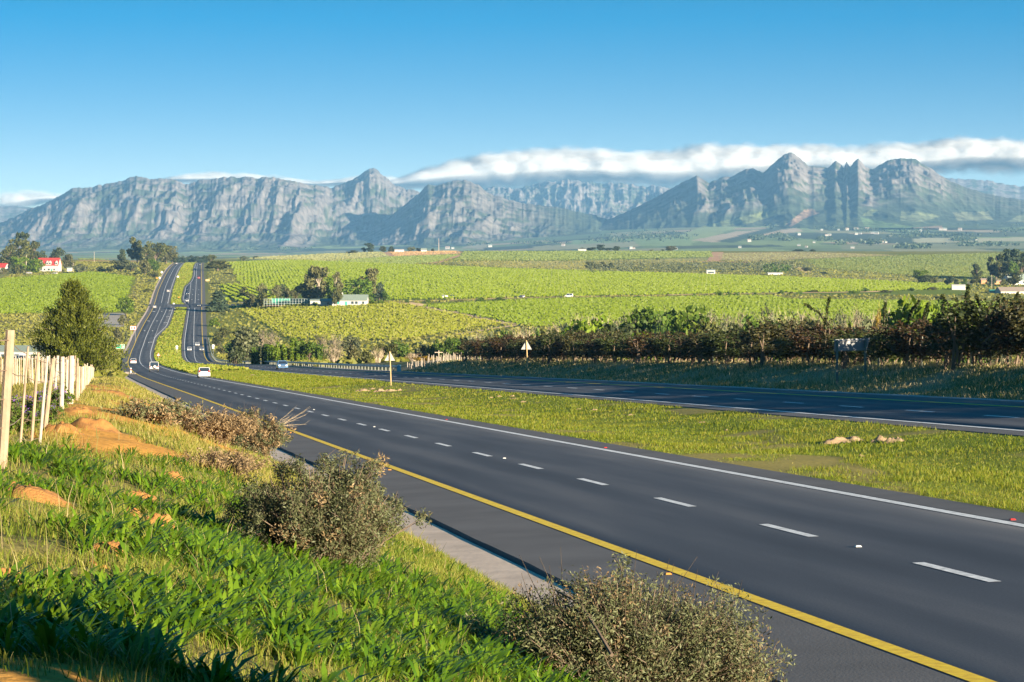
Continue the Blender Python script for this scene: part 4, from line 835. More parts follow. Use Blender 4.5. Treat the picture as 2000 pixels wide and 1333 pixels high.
for k, (kd, lf, x, t, w, Y, lb) in enumerate([
    ('conifer', 'bluedark', 1103, 637, 34, 430, 'small dark blue-green cone-shaped tree behind the hedge'),
    ('round', 'bright', 1154, 614, 96, 400, 'bright yellow-green tree right of the small dark cone-shaped tree'),
    ('thicket', 'bright', 1205, 655, 44, 330, 'bright leafy suckers just above the hedge top'),
    ('round', 'dark', 1205, 622, 90, 420, 'dark green tree left of the big rounded tree behind the hedge'),
    ('round', 'green', 1246, 600, 110, 430, 'big rounded green tree behind the middle of the hedge'),
    ('round', 'green', 1310, 594, 120, 450, 'tallest green tree behind the middle of the hedge'),
    ('bare', 'grey', 1290, 612, 40, 425, 'pale leafless tree in front of the two big green trees'),
    ('round', 'bright', 1352, 606, 80, 420, 'narrow bright green tree right of the tallest green tree'),
    ('shrub', 'olive', 1425, 608, 130, 400, 'broad dome of olive foliage behind the hedge'),
    ('round', 'dark', 1180, 632, 80, 350, 'low dark green tree below the bright yellow-green one behind the hedge'),
    ('round', 'green', 1275, 604, 100, 440, 'green tree filling the gap between the two tallest green trees'),
    ('round', 'bright', 1250, 640, 80, 330, 'bright low tree just over the hedge below the big rounded tree'),
    ('round', 'olive', 1380, 624, 90, 350, 'olive low tree over the hedge left of the broad dome'),
    ('round', 'green', 1490, 614, 90, 400, 'green tree right of the broad olive dome'),
    ('round', 'olive', 1560, 610, 90, 380, 'olive tree behind the hedge left of the direction sign'),
    ('round', 'green', 1855, 584, 90, 320, 'green tree right of the bright tree over the right part of the hedge'),
    ('round', 'bright', 1815, 574, 120, 300, 'bright green tree standing over the right part of the hedge'),
    ('round', 'green', 1752, 586, 90, 320, 'green tree left of the bright tree over the right part of the hedge'),
    ('thicket', 'green', 1662, 610, 40, 330, 'green suckers above the hedge near the direction sign'),
    ('bare', 'gold', 1714, 597, 20, 300, 'tall yellowish bare stem above the hedge right of the direction sign'),
    ('thicket', 'green', 1900, 606, 60, 290, 'green suckers behind the reddish end of the hedge')]):
    plant(kd, lf, x, t, w, lb, Y=Y, group=g1, leafn=1.8)
g1 = 'pale leafless trees in the valley strip'
for k, x in enumerate(range(1120, 1960, 36)):
    hgt = (622, 617, 624, 614)[k % 4] - (x - 1120) * .02
    plant('bare', 'grey', x + (k * 7) % 11, hgt - 9, 72, ORD[k] + ' from the left of the pale leafless trees behind the hedge', Y=500 + 17 * (k % 5), group=g1)
for k, x in enumerate(range(1350, 1960, 66)):
    plant('thicket', 'grey' if k % 2 else 'green', x, 626 - 8 * (k % 3), 70, ORD[k] + ' from the left of the leafy thickets mixed with the pale leafless trees', Y=440 + 10 * (k % 3), group='leafy thickets behind the hedge')
# middle farmhouse
g1 = 'trees around the white farmhouse'
for k, (kd, lf, x, t, w, Y, lb) in enumerate([
    ('gum', 'brown', 622, 521, 46, 1330, 'big grey-brown gum tree left of the white farmhouse'),
    ('round', 'bright', 646, 538, 20, 1318, 'bright green creeper-like tree inside the big gum'),
    ('gum', 'brown', 657, 532, 28, 1335, 'smaller grey-brown gum right of the bright creeper-like tree'),
    ('round', 'dark', 600, 551, 36, 1345, 'dark tree behind the tennis court left of the big gum'),
    ('round', 'green', 703, 541, 60, 1299, 'dense green tree over the right half of the white farmhouse'),
    ('gum', 'brown', 721, 526, 36, 1335, 'grey-brown gum behind the dense green farmhouse tree'),
    ('round', 'bluedark', 741, 551, 22, 1335, 'dark narrow tree right of the farmhouse'),
    ('shrub', 'green', 752, 564, 26, 1325, 'green bush at the right end of the farm'),
    ('round', 'olive', 658, 564, 18, 1278, 'small olive tree in front of the farmhouse roof')]):
    plant(kd, lf, x, t, w, lb, Y=Y, group=g1, leafn=1.3, bark='palebark' if kd == 'gum' else 'bark')
g1 = 'brown bushes left of the tennis court'
for k, (x, t, w, Y, lf) in enumerate([(492, 566, 34, 1360, 'brown'), (512, 561, 36, 1345, 'olive'), (512, 546, 22, 1480, 'brown'), (540, 549, 30, 1470, 'brown'), (560, 556, 26, 1440, 'brown'), (577, 558, 22, 1430, 'brown'), (475, 553, 24, 1500, 'olive'), (553, 549, 14, 1500, 'dark')]):
    plant('shrub', lf, x, t, w, ORD[k] + ' in the cluster of brown bushes left of the tennis court', Y=Y, group=g1)
g1 = 'small bushes along the farm track'
for k, (x, b, t, w, lf) in enumerate([(476, 603, 592, 14, 'bright'), (499, 602, 587, 24, 'bright'), (523, 602, 594, 12, 'olive'), (568, 599, 590, 14, 'green'), (592, 599, 590, 14, 'green'), (617, 598, 589, 14, 'bright'), (659, 597, 589, 13, 'bright'), (684, 596, 589, 12, 'olive'), (726, 595, 584, 18, 'bright'), (744, 595, 584, 20, 'bright'), (795, 592, 582, 15, 'green'), (836, 592, 583, 16, 'green'), (896, 592, 585, 15, 'olive'), (938, 592, 578, 25, 'green'), (976, 591, 578, 26, 'green'), (1003, 590, 584, 14, 'olive'), (1069, 588, 580, 12, 'green'), (1197, 585, 577, 12, 'olive'), (1246, 584, 576, 11, 'green'), (1303, 582, 573, 10, 'olive'), (1356, 581, 571, 12, 'green'), (1405, 579, 565, 17, 'bright'), (1424, 578, 567, 14, 'bright'), (1438, 579, 570, 13, 'green'), (1476, 577, 570, 12, 'green'), (1526, 575, 564, 16, 'green'), (1545, 576, 568, 14, 'olive'), (1561, 576, 568, 12, 'green')]):
    plant('shrub', lf, x, t, w, ORD[k] + ' from the left of the small bushes strung along the farm track', base=b, ymin=1200, ymax=1700, group=g1)
g1 = 'bushes beside the right-hand track'
for k, (x, b, t, w, lf, lb) in enumerate([(1588, 572, 565, 30, 'olive', 'olive bushy clump where the farm track nears the square bush'), (1690, 570, 560, 17, 'green', 'square-looking dark green bush beside the track'), (1667, 574, 566, 24, 'bright', 'bright low bush left of the square-looking bush'), (1727, 572, 565, 32, 'olive', 'long low olive bush right of the square-looking bush'), (1781, 569, 560, 16, 'green', 'rounded bush between the two long low bushes'), (1820, 567, 559, 34, 'brown', 'long brownish low bush below the tall roadside tree'), (1832, 584, 577, 34, 'dark', 'long dark bush lying in the middle of the right field'), (1910, 591, 585, 40, 'dark', 'dark bush at the right end of the field behind the hedge')]):
    plant('shrub', lf, x, t, w, lb, base=b, ymin=1200, ymax=2000, group=g1)
# right-hand farm
g1 = 'trees around the right-hand farm'
for k, (kd, lf, x, t, w, Y, lb) in enumerate([
    ('round', 'bright', 1799, 525, 26, 1850, 'fresh green tree standing alone left of the right-hand farm'),
    ('round', 'dark', 1805, 537, 28, 1820, 'dark tree at the foot of the fresh green lone tree'),
    ('shrub', 'olive', 1823, 538, 18, 1800, 'olive bush right of the lone tree pair'),
    ('round', 'bluedark', 1855, 538, 20, 1760, 'blue-green tree left of the white shed'),
    ('round', 'dark', 1868, 544, 12, 1750, 'little dark tree directly above the white shed'),
    ('round', 'green', 1884, 542, 12, 1760, 'little green tree right of the white shed'),
    ('gum', 'dark', 1908, 516, 20, 1900, 'slim dark gum left of the gabled farmhouse'),
    ('shrub', 'olive', 1910, 534, 32, 1850, 'olive bush below the slim dark gum'),
    ('gum', 'dark', 1945, 496, 34, 1960, 'tall dark gum at the left of the right-hand grove'),
    ('gum', 'bluedark', 1972, 488, 40, 1970, 'tallest dark gum in the right-hand grove'),
    ('round', 'dark', 1995, 487, 44, 1975, 'dense dark tree at the right picture edge in the grove'),
    ('round', 'olive', 1958, 508, 32, 1945, 'olive tree in the lower part of the right-hand grove'),
    ('round', 'green', 1980, 510, 26, 1940, 'fresh green tree behind the white gables'),
    ('round', 'bluedark', 1937, 538, 16, 1780, 'small blue-green tree left of the gabled farmhouse'),
    ('round', 'olive', 1980, 528, 34, 1780, 'olive tree partly hiding the white gabled farmhouse'),
    ('shrub', 'olive', 1960, 541, 16, 1760, 'olive bush in front of the white gabled farmhouse'),
    ('round', 'grey', 1577, 522, 22, 2240, 'lone grey tree on the slope right of the young plantation'),
    ('shrub', 'bluedark', 1610, 530, 20, 2120, 'dark low bush right of the lone grey tree')]):
    plant(kd, lf, x, t, w, lb, Y=Y, group=g1, leafn=1.2)
g1 = 'trees along the ridge'
for k, (kd, lf, x, t, w, Y, lb) in enumerate([
    ('gum', 'bluedark', 721, 475, 17, 3180, 'tall dark tree on the ridge above the pale wheat'),
    ('round', 'bluedark', 711, 483, 9, 3190, 'short dark tree left of the tall ridge tree'),
    ('round', 'dark', 748, 480, 14, 3200, 'rounded tree left of the white ridge shed'),
    ('round', 'dark', 764, 481, 13, 3200, 'rounded tree touching the white ridge shed'),
    ('round', 'grey', 803, 482, 14, 3210, 'pale tree right of the white ridge shed'),
    ('round', 'dark', 818, 484, 9, 3200, 'small dark tree left of the little ridge cottage'),
    ('shrub', 'olive', 690, 487, 30, 3150, 'low olive scrub along the ridge left of the tall ridge tree'),
    ('shrub', 'dark', 845, 484, 10, 3200, 'small dark bush right of the little ridge cottage'),
    ('round', 'grey', 1136, 484, 14, 3210, 'pale tree at the left of the middle ridge group'),
    ('round', 'dark', 1154, 483, 20, 3210, 'dark rounded tree in the middle ridge group'),
    ('round', 'bluedark', 1173, 477, 19, 3220, 'tallest tree of the middle ridge group'),
    ('round', 'dark', 1203, 481, 17, 3210, 'rightmost rounded tree of the middle ridge group'),
    ('round', 'bluedark', 1188, 484, 16, 3210, 'low dark tree inside the middle ridge group'),
    ('round', 'brown', 1310, 480, 22, 3210, 'reddish-brown tree alone on the ridge'),
    ('shrub', 'bluedark', 1294, 486, 8, 3210, 'tiny dark bush left of the reddish-brown ridge tree'),
    ('shrub', 'grey', 1272, 487, 14, 3210, 'flat grey bush on the ridge left of the reddish-brown tree'),
    ('shrub', 'bluedark', 1560, 486, 36, 3190, 'broad dark low tree on the ridge above the dry field'),
    ('round', 'bluedark', 1588, 487, 12, 3190, 'small dark tree right of the broad low ridge tree'),
    ('shrub', 'grey', 476, 498, 18, 3060, 'grey scrub on the skyline right of the road crest'),
    ('shrub', 'olive', 499, 499, 20, 3060, 'olive scrub on the skyline beside the grey scrub'),
    ('shrub', 'bluedark', 823, 509, 10, 2600, 'lone dark bush at the end of the upper vineyard'),
    ('shrub', 'dark', 1382, 498, 8, 2900, 'small bush near the reddish track'),
    ('shrub', 'dark', 1284, 503, 14, 2700, 'small dark bush above the young plantation'),
    ('shrub', 'dark', 1044, 506, 10, 2750, 'dark bush in the dry meadow')]):
    plant(kd, lf, x, t, w, lb, Y=Y, group=g1)
# the young plantation reads as one mass
def mass(name, spots, leaf, ls, seed, label=None):
    r = np.random.default_rng(seed); V = []
    for x, y, z, rx, rz_, n in spots: V.append(leaves((x, y, z + rz_ * .5), (rx, rx, rz_ * .6), n, ls * .65, r))
    V = np.concatenate(V); return tag(mesh_np(name, V, quads(V), LM[leaf]), kind='stuff')
sp = []
for k in range(520):
    px = random.uniform(1150, 1560); py = random.uniform(517, 534) + .0 * px
    if 1365 < px < 1385 or (px < 1200 and py < 520): continue
    x, y, z = hit(px, py, 2000, 2700); sp.append((x, y, z, random.uniform(1.2, 2.6), random.uniform(2.5, 6), 9))
mass('young_plantation', sp, 'grey', .9, 5)
sp = []
for k in range(200):
    px = random.uniform(1490, 1545); py = random.uniform(520, 534); x, y, z = hit(px, py, 2000, 2700); sp.append((x, y, z, 1.6, 2.6, 8))
mass('dark_orchard', sp, 'green', .9, 6)
for k, (x, t, w) in enumerate([(1190, 514, 18), (1178, 512, 10), (1150, 512, 18), (1165, 515, 14)]):
    plant('gum', 'olive' if k else 'dark', x, t, w, ORD[k] + ' of the four taller trees at the left end of the young plantation', Y=2290, group='taller trees at the plantation')
# woods and tree belts far out on the plain: one mass
sp = []
for (cx, cy_, w, h, n) in [(1270, 462, 130, 14, 150), (1200, 470, 70, 8, 50), (1640, 478, 18, 4, 20), (1480, 466, 26, 6, 45), (1520, 462, 22, 6, 40), (1610, 470, 22, 4, 30), (1535, 470, 26, 4, 30), (1700, 476, 40, 6, 60), (1690, 452, 50, 5, 60), (1780, 455, 60, 6, 60), (1800, 463, 80, 4, 60), (1870, 442, 70, 5, 60), (1960, 440, 80, 5, 60), (1660, 441, 40, 6, 50), (1880, 470, 40, 5, 60), (1780, 484, 50, 5, 80), (1920, 480, 100, 4, 60), (1860, 461, 100, 3, 70), (1980, 452, 60, 4, 40), (1590, 437, 30, 6, 40), (1510, 440, 24, 14, 60), (1620, 447, 30, 5, 30), (930, 478, 60, 4, 40), (1050, 476, 70, 4, 50), (560, 488, 60, 4, 40), (480, 488, 40, 3, 30)]:
    for k in range(n):
        px = cx + random.gauss(0, w * .32); py = cy_ + random.gauss(0, h * .3)
        x, y, z = hit(px, py, 4700, 10500)
        if y > 10400: continue
        sp.append((x, y, z, random.uniform(5, 12), random.uniform(5, 11), 7))
mass('far_woods', sp, 'bluedark', 4.0, 8)
KL = 1.0
print('plants', sum(_cnt.values()))
# ------------------------------------------------------------------ the dark hedge beside the right carriageway
def blades_at(X, Y, Z, h, w, r, lean=.35, seg=2):
    """grass blades: two-piece strips bending over; returns vertices and quads"""
    n = len(X); t = r.uniform(0, 2 * math.pi, n); fx = r.uniform(0, 2 * math.pi, n); ln = lean * r.uniform(.3, 1.4, n)
    dx, dy = np.cos(fx) * ln * h, np.sin(fx) * ln * h; ax, ay = np.cos(t) * w / 2, np.sin(t) * w / 2
    P0 = np.stack([X, Y, Z - .01], 1)
    if seg == 1:
        A = np.stack([ax, ay, 0 * ax], 1); P2 = np.stack([X + dx, Y + dy, Z + h * (1 - .3 * ln)], 1); V = np.stack([P0 - A, P0 + A, P2 + A * .3, P2 - A * .3], 1).reshape(-1, 3); return V, np.arange(n * 4).reshape(-1, 4)
    P0 = P0; P1 = np.stack([X + dx * .3, Y + dy * .3, Z + h * .55], 1); P2 = np.stack([X + dx, Y + dy, Z + h * (1 - .3 * ln)], 1); A = np.stack([ax, ay, 0 * ax], 1)
    V = np.stack([P0 - A, P0 + A, P1 - A * .8, P1 + A * .8, P2 - A * .12, P2 + A * .12], 1).reshape(-1, 3); f = np.arange(n)[:, None] * 6
    return V, np.concatenate([f + np.array([[0, 1, 3, 2]]), f + np.array([[2, 3, 5, 4]])])
def hedge_proto(var):
    r = np.random.default_rng(900 + var); V = []; mb = MB()
    for k in range(9):
        x, y = r.uniform(-.42, .42), r.uniform(-.25, .25); q = r.uniform(.03, .06)
        mb.tube([(x, y, -.1), (x + r.normal(0, .04), y, .25), (x + r.normal(0, .12), y + r.normal(0, .08), .75)], [.016, .012, .004], 5, False)
    for k in range(60):
        x, y, z = r.uniform(-.5, .5), r.uniform(-.34, .34), r.uniform(.24, .86); V.append(leaves((x, y, z), (.14, .13, .11), 70, .026, r))
    for k in range(22):                              # shoots standing out of the top
        x, y = r.uniform(-.5, .5), r.uniform(-.25, .25); z0 = .8; hh = r.uniform(.08, .26); dx = r.normal(0, .10)
        mb.tube([(x, y, .6), (x + dx * .5, y, z0 + hh * .6), (x + dx, y, z0 + hh)], [.006, .004, .002], 3, False)
        for s in np.linspace(.1, 1, 6): V.append(leaves((x + dx * s, y, z0 + hh * s), (.03, .03, .03), 7, .020, r))
    V = np.concatenate(V); return mesh_np('hedge_crown', V, quads(V), LM['hedge'], link=False), mb.build('hedge_stems', M['bark'], link=False)
HP = [hedge_proto(k) for k in range(4)]
hx = []; q = 78.0
W_H = 49.0
k = 0; spots = []
while q < 318: spots.append(q); q += (4.2, 5.4, 4.4, 6.3, 4.6, 5.0)[k % 6]; k += 1
for k, y in enumerate(spots):
    w = W_H + random.uniform(-.5, .5); x = float(xof(w, np.array(y))); z = gz(x, y); px = CX + F * x / y
    h = (1, .88, 1.1, .95, 1.16, .84, 1.05, .92)[k % 8] * float(Curve([(70, 3.6), (131, 3.7), (139, 3.6), (143, 2.7), (152, 2.45), (170, 2.4), (200, 2.45), (240, 2.6), (280, 2.6), (320, 2.4)])(y)) * random.uniform(.88, 1.1)
    n = len(spots) - k
    lab = ORD[n - 1] + ' shrub from the left end of the dark hedge beside the right carriageway'
    t = thing('hedge_shrub', lab, 'shrub', (x, y, z - .1), random.uniform(-.3, .3) + R(99.5) - math.pi / 2 + (math.pi if k % 2 else 0), 'shrubs of the dark roadside hedge', ((6.2, 5.0, 5.6, 4.8)[k % 4], 4.6, h))
    c, s = HP[k % 4]; part('crown', c, LM[('hedge', 'hedgegreen', 'hedgegreen', 'hedgeolive', 'hedge', 'hedgegreen', 'hedgeolive')[k % 7]], t); obj('stems', s, t)
# long arching shoots that stand above the hedge
def shoot(px, py0, py1, bend, Y, label, leaf='hedgegreen'):
    x = (px - CX) / F * Y; z0 = -(py0 - HY) / F * Y; z1 = -(py1 - HY) / F * Y; mb = MB(); r = np.random.default_rng(int(px)); V = []
    gzz = gz(x, Y); b = bend / F * Y; P = [np.array((0, 0, 0)), np.array((0, 0, z0 - gzz)), np.array((b * .4, 0, (z0 + z1) / 2 - gzz + .2)), np.array((b, 0, z1 - gzz))]
    mb.tube(P, [.04, .025, .016, .006], 5)
    for s in np.linspace(0, 1, 16):
        c = P[1] + (P[2] - P[1]) * s * 2 if s < .5 else P[2] + (P[3] - P[2]) * (s - .5) * 2; V.append(leaves(c, (.10, .10, .10), 9, .10, r))
    t = thing('arching_shoot', label, 'shoot', (x, Y, gzz), 0, 'long shoots above the hedge'); V = np.concatenate(V); mesh_np('leaves', V, quads(V), LM[leaf], parent=t); mb.build('stem', M['bark'], t)
for a in [(1620, 640, 596, -46, 165, 'long shoot bending left above the hedge, left of the direction sign'), (1612, 640, 582, 8, 166, 'short upright shoot above the hedge, left of the direction sign'), (1727, 640, 588, 2, 155, 'upright brownish shoot above the hedge right of the direction sign'), (1770, 640, 588, 26, 150, 'shoot arching right in front of the bright green tree'), (1800, 650, 592, 14, 149, 'second shoot arching beside the bright green tree'), (1872, 650, 576, 20, 142, 'tall shoot between the bright green tree and the reddish hedge end'), (1880, 640, 560, 12, 141, 'thinnest tallest shoot near the right end of the hedge'), (1924, 640, 578, -18, 138, 'leafy shoot leaning left near the right picture edge'), (1935, 645, 585, 26, 137, 'leafy shoot leaning right near the right picture edge'), (1975, 630, 575, 12, 134, 'shoot rising out of the reddish hedge end')]:
    shoot(*a)

# ------------------------------------------------------------------ big tree and fence on the left
def casuarina(px, base, top, wpx, Y):
    x, z = (px - CX) / F * Y, 0; z = gz(x, Y); h = -(top - HY) / F * Y - z; w = wpx / F * Y; r = np.random.default_rng(61); V = []; mb = MB()
    t = thing('evergreen_tree', 'large bushy dark green evergreen tree behind the end of the left fence', 'tree', (x, Y, z))
    mb.tube([(0, 0, -.4), (.1, 0, h * .3), (.0, .1, h * .62), (.1, 0, h * .9)], [.28, .2, .12, .04], 7)
    for k in range(270):
        zz = r.uniform(.03, .98); q = w * .56 * (1.03 - zz ** 1.35) * (.75 + .25 * r.random()) + .35; a = r.uniform(0, 2 * math.pi); f = r.uniform(.35, 1)
        d = np.array((math.cos(a), math.sin(a), 0)); c0 = np.array((0, 0, zz * h * .86)); tip = c0 + d * q * f + np.array((0, 0, r.uniform(.2, 1.3)))
        mb.tube([c0, (c0 + tip) / 2 + np.array((0, 0, -.1)), tip], [.05, .03, .01], 4, False)
        for s in np.linspace(.35, 1.02, 7):
            c = c0 + (tip - c0) * s; n = 27; p = c + r.normal(0, .26, (n, 3)); up = np.array((d[0] * .5, d[1] * .5, 1)) + r.normal(0, .45, (n, 3)); up /= np.linalg.norm(up, axis=1)[:, None]
            sd = np.cross(up, r.normal(0, 1, (n, 3))); sd /= np.linalg.norm(sd, axis=1)[:, None]; L = r.uniform(.18, .42, (n, 1)); ww = .06
            V.append(np.stack([p - sd * ww, p + sd * ww, p + up * L + sd * ww * .3, p + up * L - sd * ww * .3], 1).reshape(-1, 3))
    V = np.concatenate(V); mesh_np('crown', V, quads(V), LM['casuarina'], parent=t); mb.build('trunk', M['bark'], t)
casuarina(143, 740, 536, 216, 300)
M['post'] = mat('weathered_pale_wood', (.27, .20, .135), .85, .22, 5, .3)
M['postw'] = mat('bleached_wood', (.36, .31, .25), .85, .15, 5, .2)
M['wire'] = mat('rusty_wire', (.30, .22, .16), .6, .2, 3, 0, .5, .6)
fence = thing('wire_fence', 'leaning wire fence of pale wooden posts running away at the left edge', 'fence', (0, 0, 0))
FP = [(20, 645, 0, 872, 20, 29.7, 0), (55, 677, 36, 835, 5, 42.5, 0), (75, 689, 58, 847, 6, 42.8, 0), (93, 696, 74, 847, 6, 45, 1), (104, 701, 84, 840, 9, 48.6, 0), (113, 695, 103, 780, 6, 74, 1), (122, 697, 119, 790, 9, 71, 1), (131, 703, 129, 785, 5, 78, 1), (140, 695, 137, 780, 11, 79, 1), (126, 708, 122, 776, 4, 84, 0)]
for j in range(22):
    y = 90 + j * 9.0; bx = 1000 + 5000 * ((-.35 + (y - 80) * .0062) / y - G); FP.append((bx + 2.4, None, bx, None, max(2.2, .11 * 5000 / y) if j % 3 == 0 else .06 * 5000 / y, y, j % 2))
tops = []
for (tx, ty, bx, by, wp, Y, wh) in FP:
    x = (bx - CX) / F * Y; z = gz(x, Y) - .05; ztop = -(ty - HY) / F * Y if ty else z + random.uniform(1.25, 1.45)
    if by: z = min(z, -(by - HY) / F * Y)
    xt = (tx - CX) / F * Y; r0 = wp / F * Y / 2; mb = MB(); mb.tube([(x, Y, z - .3), ((x + xt) / 2 + .01, Y, (z + ztop) / 2), (xt, Y, ztop)], [r0 * 1.05, r0, r0 * .93], 8)
    mb.build('post', M['postw' if wh else 'post'], fence); tops.append((x, xt, Y, z, ztop))
tops.sort(key=lambda a: a[2]); tops = [t for i, t in enumerate(tops) if i == 0 or t[2] - tops[i - 1][2] > 1.5]
tops = [(tops[0][0] - 2.4, tops[0][1] - 2.4, tops[0][2] - 16, tops[0][3] + .3, tops[0][4] + .25)] + tops
for f in (.12, .32, .52, .72, .93):
    mb = MB(); pts = []
    for a, b in zip(tops[:-1], tops[1:]):
        for s in (0, .5): 
            e = lambda t: np.array((t[0] + (t[1] - t[0]) * f, t[2] - .05, t[3] + (t[4] - t[3]) * f)); pts.append(e(a) * (1 - s) + e(b) * s - np.array((0, 0, .03 if s else 0)))
    mb.tube(pts, .007, 4); mb.build('wire', M['wire'], fence)
row = thing('stake_row', 'row of bleached wooden vine stakes beyond the leaning fence at far left', 'stakes', (0, 0, 0))
for j in range(46):
    px = 2 + j * 3.3 + random.uniform(-1, 1); Y = 205 + random.uniform(-6, 25); x = (px - CX) / F * Y; z = gz(x, Y); h = random.uniform(1.0, 1.5); zt = -(random.uniform(694, 702) - HY) / F * Y
    mb = MB(); mb.tube([(x, Y, z - .2), (x + random.uniform(-.06, .06), Y, max(zt, z + .9))], [.055, .045], 6); mb.build('stake', M['postw'] if j % 4 else M['post'], row)

# ------------------------------------------------------------------ shrubs in the foreground
def scrub(name, label, x, y, rx, ry, h, n, ls, leaf, seed, stems=40, dry=.0, zoff=0, twigs=0, lean=(0, 0)):
    r = np.random.default_rng(seed); z = gz(x, y) + zoff; mb = MB(); Vg, Vd = [], []
    t = thing(name, label, 'shrub', (x, y, z))
    cl = []
    for k in range(stems):
        a = r.uniform(0, 2 * math.pi); q = math.sqrt(r.random()); tip = np.array((math.cos(a) * q * rx + lean[0] * .6, math.sin(a) * q * ry + lean[1] * .6, h * (1.02 - .62 * q * q) * r.uniform(.72, 1.06)))
        b = np.array((math.cos(a) * q * rx * .25, math.sin(a) * q * ry * .25, -.15)); m = (b + tip) / 2 + np.array((0, 0, h * .06)); mb.tube([b, m, tip], [.014, .009, .003], 4, False)
        for j in range(8):
            s = r.uniform(.05, 1.0); c = (m + (tip - m) * (s - .4) / .6) if s > .4 else b + (m - b) * (s / .4); c = c * np.array((1.1, 1.1, 1.0)) + np.array((0, 0, .05)); c = c + r.normal(0, 1, 3) * np.array((.10, .10, .06)) * min(rx, 1.2); cl.append(c)
            e = c + np.array((r.normal(0, .06), r.normal(0, .06), r.uniform(.06, .16))); mb.tube([m + (tip - m) * .3 * r.random(), c, e], [.006, .004, .0015], 3, False)
    per = max(6, n // len(cl))
    for c in cl:
        rr = r.uniform(.07, .14) * min(1.3, rx); V = leaves(c, (rr, rr, rr * 1.15), per, ls, r, elong=1.7, shell=.1); (Vd if r.random() < dry else Vg).append(V)
    if Vg: V = np.concatenate(Vg); mesh_np('foliage', V, quads(V), LM[leaf], parent=t)
    if Vd: V = np.concatenate(Vd); mesh_np('dry_foliage', V, quads(V), LM['scrubdry'], parent=t)
    for k in range(twigs):
        a = r.uniform(0, 2 * math.pi); d = np.array((math.cos(a), math.sin(a), 0)); b = d * rx * .6 * r.random() + np.array((0, 0, h * .6)); e = b + d * r.uniform(.05, .3) * rx + np.array((0, 0, h * r.uniform(.3, .62))); mb.tube([b, (b + e) / 2 + r.normal(0, .03, 3), e], [.006, .004, .0015], 3, False)
    mb.build('stems', M['bark'], t); return t
x1, y1, z1 = hit(622, 1105, 10, 60)
scrub('grey_shrub', 'large grey-green shrub on the bank in the left foreground', x1, y1, 0.88, .85, 1.12, 84000, .0108, 'scrub', 71, 110, .06, lean=(.05, 0))
x2, y2 = .88, 19.9
scrub('grey_shrub', 'broad grey and brown shrub at the bottom centre beside the road', x2, y2, 1.12, .95, .98, 96000, .0100, 'scrub', 72, 150, .10, twigs=30)
scrub('dry_grass_clump', 'fringe of brown dry scrub along the right side of the bottom-centre shrub', x2 + .95, y2 + .5, .40, .45, .72, 12000, .013, 'scrub', 75, 60, .5, twigs=18)
x3, y3, z3 = hit(486, 888, 30, 140)
s3 = scrub('dry_shrub', 'dry brownish shrub with long bare twigs reaching over the yellow line', x3, y3, 1.4, 1.1, 1.45, 20000, .028, 'scrub', 73, 70, .45, twigs=34)
mb = MB(); r = np.random.default_rng(4)
for k in range(9):
    e = np.array((r.uniform(1.2, 1.95), r.uniform(-.2, .2), r.uniform(.9, 1.5))); m = np.array((e[0] * .55, 0, .95)); mb.tube([(0.5, 0, .5), m, e], [.012, .008, .003], 4, False)
    for j in range(4): mb.tube([m + (e - m) * (.3 + .2 * j), m + (e - m) * (.4 + .2 * j) + np.array((.12, 0, r.uniform(-.1, .16)))], [.005, .002], 3, False)
mb.build('long_twigs', M['twig'], s3)
x4, y4, z4 = hit(402, 858, 40, 200); scrub('dry_shrub', 'reddish dry scrub left of the shrub with long bare twigs', x4, y4, 1.5, 1.1, .95, 9000, .03, 'scrubdry', 74, 60, .3, twigs=16)
x4, y4, z4 = hit(300, 826, 40, 200); scrub('dry_shrub', 'low dry olive scrub in the grass above the orange soil', x4, y4, 1.4, 1.1, .6, 6000, .032, 'scrub', 76, 50, .4)
x4, y4, z4 = hit(430, 925, 30, 140); scrub('dry_shrub', 'low brown scrub below the shrub with long bare twigs', x4, y4, .8, .7, .42, 5000, .018, 'scrubdry', 77, 50, .4)
for k, (px, py, lb) in enumerate([(110, 800, 'purple-flowered bush at the foot of the thick leaning post'), (70, 830, 'purple-flowered bush around the thin white post'), (20, 860, 'purple-flowered bush at the foot of the largest left post')]):
    xx, yy, zz = hit(px, py, 30, 120); t = scrub('flowering_bush', lb, xx - .2, yy + 1.0, .55, .5, .62, 3600, .024, 'green', 80 + k, 30)
    LM.setdefault('purple', leafmat('purple_flowers', [(.16, .06, .40), (.24, .10, .52)], .2)); r = np.random.default_rng(k); V = np.concatenate([leaves((r.uniform(-.5, .5), r.uniform(-.5, .3), r.uniform(.3, .66)), (.05, .05, .05), 7, .018, r) for _ in range(26)]); mesh_np('flowers', V, quads(V), LM['purple'], parent=t)
# the shrub standing right of the camera, outside the picture, whose shade falls on the lower left
scrub('grey_shrub', 'tall shrub standing to the right of the camera outside the picture', 3.25, 6.2, 1.25, 1.2, 3.5, 22000, .06, 'scrub', 78, 70)
mb = MB(); xb, yb = hit(1128, 1245, 14, 40)[:2]
mb.tube([(-.30, .1, .62), (-.12, -.35, .58), (.0, -.75, .44), (.10, -1.1, .30)], [.006, .010, .013, .016], 6)
tt = thing('fallen_branch', 'bare brown branch lying across the bottom-centre shrub', 'branch', (x2 - .25, y2 - .1, gz(x2, y2) + .28)); mb.build('branch_wood', M['bark'], tt)
